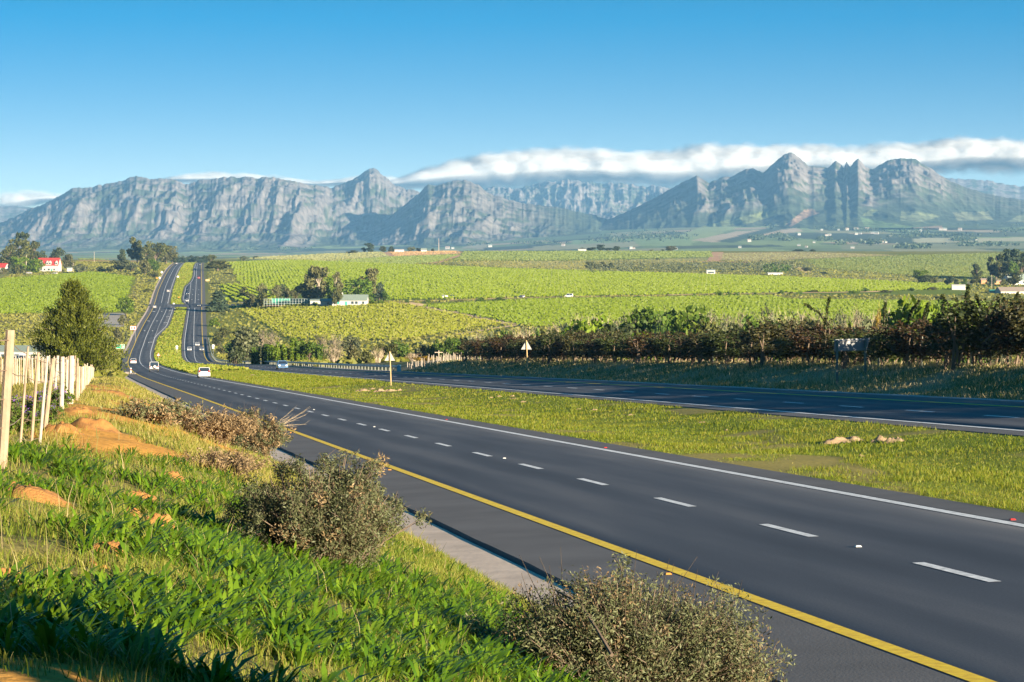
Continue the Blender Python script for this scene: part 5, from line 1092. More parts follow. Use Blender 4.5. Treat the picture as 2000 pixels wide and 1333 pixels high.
# ------------------------------------------------------------------ molehills of orange soil
M['sand'] = mat('orange_sandy_soil', (.27, .125, .032), .95, .22, 9, .9, bscale=40)
M['paleclod'] = mat('pale_clods', (.27, .19, .11), .95, .2, 6, .8)
MOUNDS = []
def mound(name, label, px, py, wpx, hpx, seed, m='sand', ymin=9, ymax=140, cat='soil mound', group=None, flat=.75, Y=None):
    if Y: x = (px - CX) / F * Y; y = Y; z = gz(x, y)
    else: x, y, z = hit(px, py, ymin, ymax)
    MOUNDS.append((x, y, wpx / F * y * .80)); rx = wpx / F * y / 2 * 1.12; h = hpx / F * y * .62; rx *= 1.15; n, k = 14, 26; V = [(0, 0, h)]; r = np.random.default_rng(seed)
    for i in range(1, n + 1):
        q = i / n
        for j in range(k):
            a = 2 * math.pi * j / k; e = 1 + .3 * (vnoise(math.cos(a) * 1.7 + 5, math.sin(a) * 1.7 + seed, seed) - .5) * 2
            X, Y_ = math.cos(a) * q * rx * e, math.sin(a) * q * rx * flat * e; zz = h * (1 - q ** 2.2) ** 1.1 * (1 + .9 * (float(fbm(X / rx * 2.2 + seed, Y_ / rx * 2.2, 3, seed)) - .5)) + h * .55 * (float(vnoise(X / rx * 5, Y_ / rx * 5, seed + 3)) - .5) * (1 - q ** 4)
            V.append((X, Y_, zz + gz(x + X, y + Y_) - z - .02 - .12 * h * (i == n)))
    Fc = [(0, 1 + j, 1 + (j + 1) % k) for j in range(k)] + [(1 + i * k + j, 1 + (i + 1) * k + j, 1 + (i + 1) * k + (j + 1) % k, 1 + i * k + (j + 1) % k) for i in range(n - 1) for j in range(k)]
    o = mesh_np(name, V, Fc, M[m], True); o.location = (x, y, z); tag(o, label, cat, group); return o
gm = 'orange soil mounds on the left bank'
for k, (px, py, w, h, lb) in enumerate([
    (58, 972, 130, 42, 'large orange soil mound at the left edge below the fence'), (345, 935, 46, 22, 'orange soil mound left of the large grey-green shrub, upper one'),
    (272, 972, 58, 26, 'rounded orange soil mound in the weeds'), (262, 1008, 36, 26, 'small peaked orange soil mound below the rounded one'),
    (312, 1036, 60, 48, 'tall brownish soil mound beside the small peaked one'), (222, 1085, 80, 48, 'crumbly orange soil mound in the middle of the weeds'),
    (182, 1108, 54, 30, 'crumbly soil mound half in shade left of the weeds'), (18, 1150, 76, 66, 'soil mound at the left edge in the shade'),
    (425, 1205, 34, 18, 'small orange soil mound among the large leaves at the bottom'), (524, 1068, 74, 42, 'bright orange soil mound at the foot of the large grey-green shrub'),
    (596, 1268, 80, 42, 'dull orange soil mound at the bottom below the large shrub'), (186, 838, 100, 30, 'orange soil heap right of the thick fence post'),
    (120, 842, 70, 24, 'orange soil heap at the foot of the thick leaning post'), (150, 805, 60, 18, 'low orange heap beside the fence above the larger heaps'), (395, 950, 40, 16, 'little orange soil mound right of the upper one'), (215, 770, 90, 14, 'flat orange heap farther along the fence'), (175, 752, 60, 12, 'farthest flat orange heap along the fence')]):
    mound('soil_mound', lb, px, py, w, h, 400 + k, group=gm)
gm = 'pale soil heaps on the median'
for k, (px, py, w, h, lb) in enumerate([(1632, 866, 44, 15, 'pale crumbly soil heap on the median, left part of the long one'), (1664, 863, 40, 14, 'pale crumbly soil heap on the median, right part of the long one'), (1718, 864, 30, 17, 'pale soil heap on the median right of the long one, taller half'), (1744, 864, 32, 13, 'rightmost pale soil heap on the median'), (1681, 892, 16, 6, 'small orange clod on the median below the pale heaps')]):
    mound('soil_heap', lb, px, py, w * 1.15, h * 1.15, 450 + k, 'paleclod', 50, 140, 'soil heap', gm)
gm = 'pale rocks below the median triangle sign'
for k, (px, py, w, h, lb) in enumerate([(708, 765, 28, 8, 'leftmost pale rock of the group below the triangle sign'), (726, 761, 12, 5, 'small upper pale rock of the group below the triangle sign'), (741, 766, 22, 8, 'middle pale rock of the group below the triangle sign'), (762, 765, 20, 8, 'right pale rock of the group below the triangle sign'), (780, 763, 10, 5, 'rightmost little pale rock of the group below the triangle sign'), (492, 735, 20, 4, 'pale flat rock on the median opposite the silver-blue car')]):
    mound('rock', lb, px, py, w, h, 470 + k, 'paleclod', 150, 400, 'rock', gm, .5)
gm = 'small clods on the median'
for k, (px, py) in enumerate([(958, 778), (975, 776), (1002, 780), (1000, 775), (1022, 786), (1160, 802), (1130, 800), (1230, 812), (1370, 826), (1418, 842)]):
    mound('clod', ORD[k] + ' from the left in the scatter of little pale clods on the median' if 0 else '%s of the small pale clods scattered on the median, counted from the left' % ORD[k], px, py, 10 + k % 3 * 3, 4 + k % 2, 490 + k, 'paleclod', 90, 300, 'clod', gm)

# ------------------------------------------------------------------ grass and weeds
M['grass'] = leafmat('grass_blades', [(.075, .120, .010), (.125, .165, .014), (.185, .19, .028), (.24, .20, .06)], .35, .25)
M['mediangrass'] = leafmat('median_grass', [(.10, .15, .006), (.155, .20, .009), (.20, .225, .016), (.25, .22, .035)], .35, .12)
M['bankgrass'] = leafmat('bank_grass', [(.11, .125, .014), (.18, .18, .022), (.26, .22, .055), (.30, .24, .09)], .3, .2)
M['vergegrass'] = leafmat('verge_grass', [(.10, .135, .03), (.20, .20, .06), (.42, .33, .17), (.50, .40, .22)], .3, .3)
M['weeds'] = leafmat('broad_leaves', [(.040, .095, .005), (.075, .145, .007), (.125, .20, .012)], .32, .5, .4, .35)
def scatter(n, w0, w1, y0, y1, power, r, frame=.215):
    """points over a strip beside the road, density falling with distance"""
    u = r.random(n); p = power; Y = (y0 ** (1 - p) + u * (y1 ** (1 - p) - y0 ** (1 - p))) ** (1 / (1 - p)) if p != 1 else y0 * (y1 / y0) ** u
    W = w0 + (w1 - w0) * r.random(n); X = xof(W, Y); k = np.abs(X / Y) < frame; return X[k], Y[k], W[k]
r = np.random.default_rng(11)
def grass(name, n, w0, w1, y0, y1, p, h, wd, m, mask=None, lean=.5, hs=None):
    X, Y, W = scatter(n, w0, w1, y0, y1, p, r)
    if mask is not None: k = mask(X, Y, W); X, Y, W = X[k], Y[k], W[k]
    Z = ground(X, Y, False); hh = h * r.uniform(.5, 1.3, len(X)) * (hs(X, Y, W) if hs else 1); ww = np.maximum(wd, Y * 2.6e-4) * r.uniform(.7, 1.3, len(X))
    V, Q = blades_at(X, Y, Z, hh, ww, r, lean, 2 if y0 < 20 else 1); return tag(mesh_np(name, V, Q, M[m]), kind='stuff')
def nomound(X, Y):
    k = np.ones(len(X), bool)
    for a, b, q in MOUNDS: k &= (X - a) ** 2 + ((Y - b) / 1.15) ** 2 > q * q
    return k
def nosand(X, Y, W): return nomound(X, Y) & ((fbm(X * .45 + 3, Y * .14, 4, 41) + .18 * sstep(45, 62, Y) * sstep(4.2, 1.2, W) - .10 * (Y < 45) - .15 * (W < -1.0)) < .54 + .12 * r.random(len(X)))
clump = lambda f, s: (lambda X, Y, W: .55 + .9 * sstep(.35, .65, fbm(X * f, Y * f, 3, s)))
grass('bank_grass', 80000, -1.5, 6.3, 11, 60, 1.6, .11, .006, 'grass', nosand, .7, clump(1.2, 61))
grass('bank_grass', 55000, -1.0, 6.3, 45, 330, 1.5, .20, .016, 'bankgrass', nosand, .6, clump(.5, 62))
grass('lush_grass', 34000, 4.2, 6.42, 18, 70, 1.5, .13, .008, 'grass', None, .5)
grass('lush_grass', 16000, 4.6, 6.42, 60, 430, 1.4, .16, .02, 'grass', None, .5)
grass('pasture_grass', 50000, -26, -1.2, 30, 420, 1.3, .26, .02, 'bankgrass', None, .6, clump(.3, 63))
grass('median_grass', 135000, 18.25, 29.1, 36, 300, 1.7, .09, .012, 'mediangrass', lambda X, Y, W: fbm(X * .35, Y * .22, 4, 43) < .60 + .1 * r.random(len(X)), .6, clump(.5, 64))
grass('median_grass', 40000, 18.3, 29.0, 250, 560, 1.2, .22, .05, 'mediangrass', None, .6)
grass('verge_grass', 34000, 40.4, 50, 110, 330, 1.3, .22, .02, 'vergegrass', None, .6, clump(.25, 65))
# broad-leaved weeds in rosettes
def rosettes(name, n, y0, y1, w0, w1, L0, m, dens):
    X, Y, W = scatter(n, w0, w1, y0, y1, 1.5, r); k = dens(X, Y, W); X, Y, W = X[k], Y[k], W[k]; Z = ground(X, Y, False); VV = []
    n = len(X); per = 9; X, Y, Z = np.repeat(X, per), np.repeat(Y, per), np.repeat(Z, per); N_ = n * per; a = r.uniform(0, 2 * math.pi, N_); el = r.uniform(.85, 1.45, N_); L = L0 * np.repeat(r.uniform(.6, 1.25, n), per) * r.uniform(.6, 1.15, N_); wd = L * r.uniform(.07, .11, N_)
    dx, dy = np.cos(a), np.sin(a); prof = [(0, .25, 0), (.35, .8, -.02), (.7, 1.0, -.06), (1.0, .08, -.16)]; P = []
    for s, wf, dr in prof:
        e = el * (1 - .25 * s); h = L * s * np.sin(e) + dr * L; q = L * s * np.cos(e); c = np.stack([X + dx * (q + .015), Y + dy * (q + .015), Z + h], 1); sd = np.stack([-dy, dx, 0 * dx], 1) * (wd * wf / 2)[:, None]
        up = np.stack([0 * dx, 0 * dx, wd * wf * .22], 1); P += [c - sd + up * math.cos(3 * s), c + sd - up * math.cos(3 * s)]
    V = np.stack(P, 1).reshape(-1, 3); f = np.arange(N_)[:, None] * 8
    Q = np.concatenate([f + np.array([[2 * i, 2 * i + 1, 2 * i + 3, 2 * i + 2]]) for i in range(3)])
    return tag(mesh_np(name, V, Q, M[m], True), kind='stuff')
rosettes('broadleaf_weeds', 6800, 11.5, 36, -1.3, 5.2, .235, 'weeds', lambda X, Y, W: (fbm(X * .8, Y * .45, 3, 71) > .455 + .03 * (W < .1) ) & nosand(X, Y, W))
rosettes('broadleaf_weeds', 1300, 30, 80, -1.0, 5.5, .22, 'weeds', lambda X, Y, W: (fbm(X * .6, Y * .3, 3, 73) > .50) & nosand(X, Y, W))
grass('dry_stalks', 260, -1, 5.6, 12, 50, 1.4, .34, .004, 'vergegrass', None, .35)
# tufts over the rough ground farther off
def tufts(name, n, w0, w1, y0, y1, p, s, m, mask=None):
    X, Y, W = scatter(n, w0, w1, y0, y1, p, r)
    if mask is not None: k = mask(X, Y, W); X, Y, W = X[k], Y[k], W[k]
    n = len(X); Z = ground(X, Y, False); sz = s * r.uniform(.5, 1.4, n)[:, None]; c = np.stack([X, Y, Z], 1) + np.array((0, 0, .28)) * sz
    nn = np.array((.2, -.5, .55)) + .7 * r.normal(0, 1, (n, 3)); nn /= np.linalg.norm(nn, axis=1)[:, None]; a = np.cross(nn, r.normal(0, 1, (n, 3))); a /= np.linalg.norm(a, axis=1)[:, None]; b = np.cross(nn, a)
    V = np.stack([c - a * sz, c - b * sz * .6, c + a * sz, c + b * sz * .6], 1).reshape(-1, 3); return tag(mesh_np(name, V, quads(V), M[m]), kind='stuff')
def free(X, Y, W):
    px = CX + F * X / Y; py = HY - F * ground(X, Y, False) / Y; k = np.ones(len(X), bool)
    for poly, c in FIELDS[:1] + FIELDS[6:7] + FIELDS[8:9] + [([(155, 612), (250, 612), (240, 640), (150, 640)], 0)]: k &= ~inpoly(px, py, poly)
    return k
tufts('rough_grass', 60000, -110, 6.4, 420, 2600, 1.2, .8, 'meadow', free)
tufts('rough_grass', 150000, 41, 760, 430, 2700, 1.2, .8, 'meadow', free)
tufts('median_grass', 40000, 18.6, 32, 450, 2800, 1.15, .45, 'mediangrass', lambda X, Y, W: (W > wLW(Y) + 1.5) & (W < wRW(Y) - 1.6) & ~((Y > 1380) & (Y < 1420)))
# ------------------------------------------------------------------ vehicles
M['glass'] = glassmat('car_glass', (.02, .03, .045)); M['tyre'] = mat('tyre_rubber', (.02, .02, .02), .8, .1); M['rim'] = mat('wheel_rim', (.45, .45, .45), .35, .05, 3, 0, .5, .8)
M['redlamp'] = mat('red_lamp', (.35, .015, .012), .25, .05); M['lamp'] = mat('clear_lamp', (.75, .75, .72), .15, .05); M['plate'] = mat('plate_white', (.6, .6, .55), .5, .05); M['trim'] = mat('black_trim', (.025, .025, .027), .6, .1)
def paint(name, c): return mat('paint_' + name, c, .22, .04, 1.5, 0, .6)
PT = {'white': paint('white', (.48, .48, .47)), 'silver': paint('silver', (.42, .43, .45)), 'blue': paint('blue', (.10, .20, .36)), 'dark': paint('dark', (.05, .055, .07)), 'red': paint('red', (.42, .03, .025)), 'grey': paint('grey', (.22, .23, .25))}
CARM = {}
def carmesh(kind):
    if kind in CARM: return CARM[kind]
    D = {}; S = {'hatch': dict(L=3.9, W=1.72, H=1.48, belt=.92, hood=.90, c0=-1.82, c1=.95, r0=-1.50, r1=.30), 'sedan': dict(L=4.4, W=1.75, H=1.45, belt=.93, hood=.88, c0=-1.55, c1=1.0, r0=-.95, r1=.30),
         'offroad': dict(L=4.5, W=1.85, H=1.95, belt=1.12, hood=1.12, c0=-2.12, c1=.75, r0=-2.05, r1=.40), 'pickup': dict(L=4.9, W=1.8, H=1.65, belt=1.0, hood=1.0, c0=-.75, c1=1.1, r0=-.60, r1=.5), 'van': dict(L=4.6, W=1.8, H=1.95, belt=1.05, hood=1.05, c0=-2.2, c1=1.6, r0=-2.1, r1=.95)}[kind]
    L, W, H, b = S['L'] / 2, S['W'] / 2, S['H'], S['belt']; gr = .22 if kind != 'offroad' else .34
    m = MB(); sec = [(-L, .42, .62 * b + .1, .90), (-L + .06, gr, b - .02, .97), (-L + .5, gr, b, 1), (0, gr, b, 1), (S['c1'], gr, b, 1), (L - .55, gr, S['hood'] - .06, .99), (L - .1, gr + .04, S['hood'] - .20, .95), (L, .40, .62, .86)]
    ring = lambda s: [(-W * s[3], s[0], s[1]), (-W * s[3] * 1.0, s[0], s[1] + (s[2] - s[1]) * .55), (-W * s[3] * .93, s[0], s[2]), (W * s[3] * .93, s[0], s[2]), (W * s[3], s[0], s[1] + (s[2] - s[1]) * .55), (W * s[3], s[0], s[1])]
    V = sum([ring(s) for s in sec], []); Fc = [tuple(range(6))[::-1], tuple(range(len(V) - 6, len(V)))]
    for i in range(len(sec) - 1):
        for j in range(6): Fc.append((i * 6 + j, i * 6 + (j + 1) % 6, i * 6 + 6 + (j + 1) % 6, i * 6 + 6 + j)[::-1])
    m.add(V, Fc)
    if kind == 'pickup': m.box((0, -1.55, b + .06), (W * 1.86, 1.55, .1))
    D['body'] = m
    cw, rw = W * .92, W * (.78 if kind not in ('offroad', 'van') else .86); z0, z1 = b - .01, H - .07
    m = MB(); m.add([(-rw, S['r0'], z1), (rw, S['r0'], z1), (rw, S['r1'], z1), (-rw, S['r1'], z1), (-rw * .95, S['r0'] + .08, H), (rw * .95, S['r0'] + .08, H), (rw * .95, S['r1'] - .08, H), (-rw * .95, S['r1'] - .08, H)], [(4, 5, 6, 7), (0, 1, 5, 4), (1, 2, 6, 5), (2, 3, 7, 6), (3, 0, 4, 7), (0, 3, 2, 1)])
    for sx in (-1, 1):
        for (yb, yt) in ((S['c0'], S['r0']), (S['c1'], S['r1']), ((S['c0'] + S['c1']) / 2, (S['r0'] + S['r1']) / 2)): m.tube([(sx * cw, yb, z0), (sx * rw, yt, z1 + .01)], .05, 4)
    D['roof'] = m
    q = lambda a: MB().add(a, [(0, 1, 2, 3)])
    e = .015; D['rear_window'] = q([(-cw + .06, S['c0'] + e, z0), (cw - .06, S['c0'] + e, z0), (rw - .04, S['r0'] + e, z1), (-rw + .04, S['r0'] + e, z1)])
    D['windscreen'] = q([(cw - .06, S['c1'] - e, z0), (-cw + .06, S['c1'] - e, z0), (-rw + .04, S['r1'] - e, z1), (rw - .04, S['r1'] - e, z1)])
    for sx, nm in ((-1, 'side_window'), (1, 'side_window.b')):
        D[nm] = q([(sx * (cw - .01), S['c0'] + .08, z0), (sx * (cw - .01), S['c1'] - .08, z0), (sx * (rw - .01), S['r1'] - .05, z1), (sx * (rw - .01), S['r0'] + .05, z1)][::sx])
    for k, (sx, yy) in enumerate(((-1, -L + .78), (1, -L + .78), (-1, L - .82), (1, L - .82))):
        m = MB(); rr = .36 if kind in ('offroad', 'pickup') else .31; m.tube([(sx * (W - .20), yy, rr), (sx * (W + .01), yy, rr)], rr, 14); m.cur = 1; m.tube([(sx * (W - .01), yy, rr), (sx * (W + .02), yy, rr)], rr * .6, 10); D['wheel' + str(k)] = m
    for k, sx in enumerate((-1, 1)):
        D['tail_light' + str(k)] = MB().box((sx * (W - .19), -L + .015, b - .14 if kind != 'hatch' else b - .02), (.20, .10, .20 if kind != 'hatch' else .28)); D['headlight' + str(k)] = MB().box((sx * (W - .28), L - .05, .66), (.34, .12, .16))
    D['bumper'] = MB().box((0, -L + .03, .42), (W * 1.7, .14, .18)); D['number_plate'] = MB().box((0, -L - .03, .60), (.5, .03, .12)); D['grille'] = MB().box((0, L - .01, .52), (W * 1.0, .05, .16))
    if kind == 'offroad':
        m = MB(); m.tube([(.12, -L - .20, 1.02), (.12, -L + .02, 1.02)], .38, 16); m.cur = 1; m.tube([(.12, -L - .22, 1.02), (.12, -L - .15, 1.02)], .25, 14); D['spare_wheel'] = m
        D['mudguard'] = MB().box((0, -L + .1, .52), (W * 2.05, .35, .22))
    if kind == 'pickup':
        m = MB(); m.box((-W * .90, -1.6, b + .18), (.06, 1.6, .36)); m.box((W * .90, -1.6, b + .18), (.06, 1.6, .36)); m.box((0, -2.38, b + .18), (W * 1.8, .06, .36)); D['load_bed'] = m
    CARM[kind] = {k: v for k, v in D.items()}; return CARM[kind]
CMESH = {}
def car(label, kind, col, Y, lane=None, px=None, side='L', group='vehicles on the dual carriageway', rz=None, cat='car', z=None, rimcol='rim'):
    if lane is not None: x = float(xof(lane, np.array(float(Y)))); zz = float(Zr(lane, np.array(float(Y)))) + .012 + Y * 2.5e-5
    else: x = (px - CX) / F * Y; zz = gz(x, Y)
    if rz is None:
        d = float((XLY(np.array(Y + 4.)) - XLY(np.array(Y - 4.))) / 8) if side == 'L' else float((XRY(np.array(Y + 4.)) - XRY(np.array(Y - 4.))) / 8); rz = -math.atan(d) + (0 if side == 'L' else math.pi)
    t = thing({'offroad': 'off_road_car', 'pickup': 'pickup_truck', 'van': 'van'}.get(kind, 'car'), label, cat, (x, Y, zz), rz, group)
    slope = float((ZC(np.array(Y + 5.)) - ZC(np.array(Y - 5.))) / 10); t.rotation_euler[0] = (slope if side == 'L' else -slope) if lane is not None else 0
    for nm, mb in carmesh(kind).items():
        base = nm.split('.')[0].rstrip('0123456789'); mm = {'body': PT[col], 'roof': PT[col], 'load_bed': PT[col], 'rear_window': M['glass'], 'windscreen': M['glass'], 'side_window': M['glass'], 'tail_light': M['redlamp'], 'headlight': M['lamp'], 'number_plate': M['plate'], 'bumper': M['trim'] if kind != 'hatch' else PT[col], 'grille': M['trim'], 'mudguard': M['trim']}.get(base, M['tyre'])
        key = (kind, nm, col)
        if key not in CMESH: CMESH[key] = mb.build('car_' + base, [M['tyre'], PT['white'] if base == 'spare_wheel' else M['rim']] if base in ('wheel', 'spare_wheel') else mm, link=False, smooth=False)
        obj(base, CMESH[key], t)
    return t
def laneof(px, Y): return float(wof(np.array((px - CX) / F * Y), np.array(float(Y))))
car('white hatchback driving away in the right lane, nearest car on the left carriageway', 'hatch', 'white', 366, laneof(398, 366))
car('white off-road car with a spare wheel on its back door driving away', 'offroad', 'white', 500, laneof(300.5, 500), cat='off-road car')
car('white car driving away at the bend behind the off-road car', 'hatch', 'white', 725, laneof(260.5, 725))
car('small white car on the left carriageway at the junction', 'sedan', 'white', 1372, laneof(302, 1372))
car('small white car in the right lane of the far left carriageway above the junction', 'sedan', 'white', 1590, laneof(328.5, 1590))
car('tiny pale car on the left carriageway near the crest', 'sedan', 'silver', 2420, laneof(345, 2420))
car('silver-blue car coming towards us, nearest on the right carriageway', 'sedan', 'blue', 432, laneof(551, 432), side='R')
car('pale silver car in the left of three cars coming round the bend', 'sedan', 'silver', 985, laneof(370, 985), side='R')
car('white car farthest of the three cars coming round the bend', 'hatch', 'white', 1035, laneof(385.5, 1035), side='R')
car('grey car on the outer lane of the three coming round the bend', 'sedan', 'grey', 985, laneof(394, 985), side='R')
car('white car waiting in the turning lane at the junction', 'hatch', 'white', 1450, laneof(365.4, 1450), side='R')
car('dark car waiting behind the white one in the turning lane', 'sedan', 'dark', 1550, laneof(366.5, 1550), side='R')
car('dark car coming through the junction beside the grey-green conifer', 'sedan', 'dark', 1392, laneof(388.6, 1392), side='R')
car('red pickup truck coming down the far right carriageway', 'pickup', 'red', 1840, laneof(388.3, 1840), side='R', cat='pickup truck')
car('white car in the inner lane above the red pickup truck', 'sedan', 'white', 2080, laneof(381.2, 2080), side='R')
car('dark car in the outer lane near the crest of the right carriageway', 'sedan', 'dark', 2330, laneof(391.2, 2330), side='R')
g1 = 'vehicles on the farm track'
car('white pickup truck parked on the farm track left of the two round bushes', 'pickup', 'white', 1375, px=866, rz=R(95), group=g1, cat='pickup truck'); car('small dark car behind the white pickup on the farm track', 'sedan', 'dark', 1385, px=883, rz=R(20), group=g1)
car('white car on the farm track right of the two round bushes', 'hatch', 'white', 1385, px=1019, rz=R(40), group=g1); car('white van on the farm track farther right', 'van', 'white', 1395, px=1111, rz=R(80), group=g1, cat='van')
g1 = 'cars parked at the left farm'
car('white car parked in front of the white farmhouse', 'sedan', 'white', 1985, px=107, rz=R(60), group=g1); car('silver car parked under the fresh green trees', 'sedan', 'silver', 1985, px=57, rz=R(80), group=g1); car('dark car parked beside the silver one under the trees', 'hatch', 'dark', 1995, px=48, rz=R(80), group=g1)
g1 = 'cars in the yard on the left'
car('dark car standing in the yard above the leaning fence', 'sedan', 'dark', 720, px=20, rz=R(80), group=g1); car('white van standing in the yard above the leaning fence', 'van', 'white', 730, px=38, rz=R(60), group=g1, cat='van')

# ------------------------------------------------------------------ road furniture
M['signback'] = mat('bare_metal_sign_back', (.30, .31, .32), .55, .1, 2, 0, .4, .3); M['triback'] = mat('light_sign_back', (.30, .30, .29), .55, .1, 2); M['signgreen'] = mat('sign_green', (.02, .30, .16), .5, .05); M['signwhite'] = mat('sign_white', (.55, .55, .53), .5, .05); M['signred'] = mat('sign_red', (.45, .03, .025), .5, .05); M['signyellow'] = mat('sign_orange', (.55, .22, .04), .5, .05)
M['pole'] = mat('sign_pole_wood', (.40, .29, .14), .8, .2, 6, .2); M['galv'] = mat('galvanised_steel', (.36, .37, .38), .5, .15, 2, 0, .5, .5); M['dkpost'] = mat('dark_sign_post', (.16, .17, .14), .8, .2, 5); M['black'] = mat('sign_black', (.02, .02, .02), .6, .1)
def tri_sign(name, label, px, Y, base, top, wpx, back=True, lean=-.04, w=None):
    x = (px - CX) / F * Y; z = gz(x, Y); H = -(top - HY) / F * Y - z; s = wpx / F * Y; t = thing(name, label, 'road sign', (x, Y, z)); mb = MB(); mb.tube([(0, 0, -.4), (lean * H * .5, 0, H * .5), (lean * H, 0, H)], .055 if s > .8 else .04, 8); mb.build('post', M['pole'] if back else M['galv'], t)
    yo = -.09 if not back else .08; hh = s * .88; cx = lean * H; P = [(cx - s / 2, H - hh + .02), (cx + s / 2, H - hh + .02), (cx, H + .02)]
    m = MB(); m.prism(P, yo, yo + .015); m.build('sign_plate', M['triback'] if back else M['signred'], t)
    if back:
        m = MB(); m.box((cx, yo - .03, H - hh * .62), (s * .5, .03, .05)); m.build('bracket', M['galv'], t)
    else:
        c = (cx, H - hh * .62); m = MB(); m.prism([(c[0] + (p[0] - c[0]) * .68, c[1] + (p[1] - c[1]) * .68) for p in P], yo - .012, yo - .004); m.build('sign_face', M['signwhite'], t)
        m = MB(); m.box((cx, yo - .018, H - hh * .62), (s * .09, .008, s * .30)); m.box((cx + s * .05, yo - .018, H - hh * .55), (s * .12, .008, s * .07)); m.build('sign_symbol', M['black'], t)
tri_sign('triangle_sign', 'back of a triangular warning sign standing on the median by the pale rocks', 764, 229, 752, 687, 21)
tri_sign('triangle_sign', 'back of a triangular warning sign standing in front of the dark hedge', 1031, 238, 733, 665, 21)
tri_sign('triangle_sign', 'red-bordered triangular warning sign facing us on the far median', 309.5, 845, 705, 689, 8, False, 0)
def board_sign(name, label, px, Y, top, wpx, hpx, mats, legs=2, face=None, rz=0, legmat='galv', cat='road sign', border=True, marks=()):
    x = (px - CX) / F * Y; z = gz(x, Y); T = -(top - HY) / F * Y - z; w, h = wpx / F * Y, hpx / F * Y; t = thing(name, label, cat, (x, Y, z), rz)
    for sx in ([-.36, .36] if legs == 2 else [0]): m = MB(); m.tube([(sx * w, .06, -.4), (sx * w, .06, T - h * .1)], .05, 6); m.build('post', M[legmat], t)
    MB().box((0, 0, T - h / 2), (w, .05, h)).build('sign_plate', M[mats[0]], t)
    if border: MB().box((0, -.032, T - h / 2), (w * .93, .01, h * .86)).build('sign_face', M[mats[1]], t)
    for (u, v, du, dv, mt) in marks: MB().box((u * w, -.045, T - h / 2 + v * h), (du * w, .01, dv * h)).build('sign_mark', M[mt], t)
    return t
board_sign('direction_sign', 'upper green direction sign beside the left carriageway near the side road', 274, 1440, 591.5, 12.5, 6.5, ('signwhite', 'signgreen'), marks=[(-.1, .15, .5, .12, 'signwhite'), (-.05, -.15, .4, .12, 'signwhite')])
board_sign('direction_sign', 'lower green direction sign half hidden by the big evergreen tree', 235, 930, 673, 17, 8.5, ('signwhite', 'signgreen'), marks=[(.22, 0, .3, .5, 'signwhite'), (-.2, .08, .3, .16, 'signwhite')])
board_sign('information_sign', 'white sign with two red blocks beside the left carriageway', 260, 1075, 637, 11.5, 8, ('signred', 'signwhite'), marks=[(-.2, 0, .22, .6, 'signred'), (.2, 0, .22, .6, 'signred')])
def round_sign(label, px, Y, top, dpx, hpx=None, matn='signback', grp='small road signs', h2=None):
    x = (px - CX) / F * Y; z = gz(x, Y); T = -(top - HY) / F * Y - z; d = dpx / F * Y; t = thing('round_sign', label, 'road sign', (x, Y, z), 0, grp); m = MB(); m.tube([(0, 0, -.3), (0, 0, T)], .04, 6); m.build('post', M['galv'], t)
    m = MB(); m.tube([(0, -.07, T - d / 2), (0, -.05, T - d / 2)], d / 2, 18); m.build('sign_plate', M[matn], t)
    if h2: MB().box((0, -.06, T - d - h2 * d / 2), (d * .8, .02, d * h2)).build('lower_plate', M[matn], t)
round_sign('pale back of a double road sign on the median at the bend', 345.5, 960, 675, 5, matn='signwhite', h2=.5)
round_sign('pale double road sign beside the guardrail at the bend', 416.5, 950, 673, 5.5, matn='signwhite', h2=.5)
round_sign('white round sign in the median just above the junction', 343.5, 1490, 583, 3.5, matn='signwhite'); round_sign('white round sign at the lower corner of the median junction', 339.5, 1420, 592, 3.8, matn='signwhite'); round_sign('orange-red sign beside the white round sign above the junction', 349.5, 1500, 580, 3.2, matn='signyellow'); round_sign('white round sign below the median junction', 341.5, 1370, 602, 3.2, matn='signwhite'); round_sign('white road sign on the left edge of the far median', 347.5, 1860, 539, 4.5, matn='signwhite'); round_sign('upper white sign on the left verge of the far road', 316, 1920, 530, 4.2, matn='signwhite'); round_sign('white sign on the left verge below the upper one', 312, 1830, 541, 3.8, matn='signwhite'); round_sign('orange sign beside the white one on the left verge', 306.5, 1830, 542, 3.5, matn='signyellow'); round_sign('small white sign on the far median near the crest', 369, 2080, 532, 2.5, matn='signwhite')
board_sign('wooden_notice_board', 'back of a wooden board on two legs under the gum right of the far road', 405.5, 1790, 546, 8, 5, ('pole', 'pole'), border=False, legmat='pole')
# big direction sign seen from behind, in the shade of the hedge
x0, Y0 = (1635 - CX) / F * 146, 146.0; t = thing('direction_sign', 'back of a large arrow-shaped direction sign on two posts in front of the hedge', 'road sign', (x0, Y0, gz(x0, Y0)))
z0 = gz(x0, Y0); zt = lambda py, Y: -(py - HY) / F * Y - z0; xr = (1690 - CX) / F * 148 - x0
for (dx, dy, py) in ((0, 0, 664), (xr, 2.0, 661.5)):
    m = MB(); m.box((dx, dy, zt(py, Y0) / 2 - .3), (.13, .10, zt(py, Y0) + .6)); m.build('post', M['dkpost'], t)
P = [(-.15, zt(687, 146)), (xr + .10, zt(685, 148)), (xr + .34, zt(661, 148)), (-.15, zt(663.5, 146))]
m = MB(); m.add([(p[0], .08 + 2.0 * max(0, p[0]) / xr, p[1]) for p in P] + [(p[0], .11 + 2.0 * max(0, p[0]) / xr, p[1]) for p in P], [(0, 1, 2, 3), (7, 6, 5, 4), (0, 4, 5, 1), (1, 5, 6, 2), (2, 6, 7, 3), (3, 7, 4, 0)]); m.build('sign_plate', M['signback'], t)
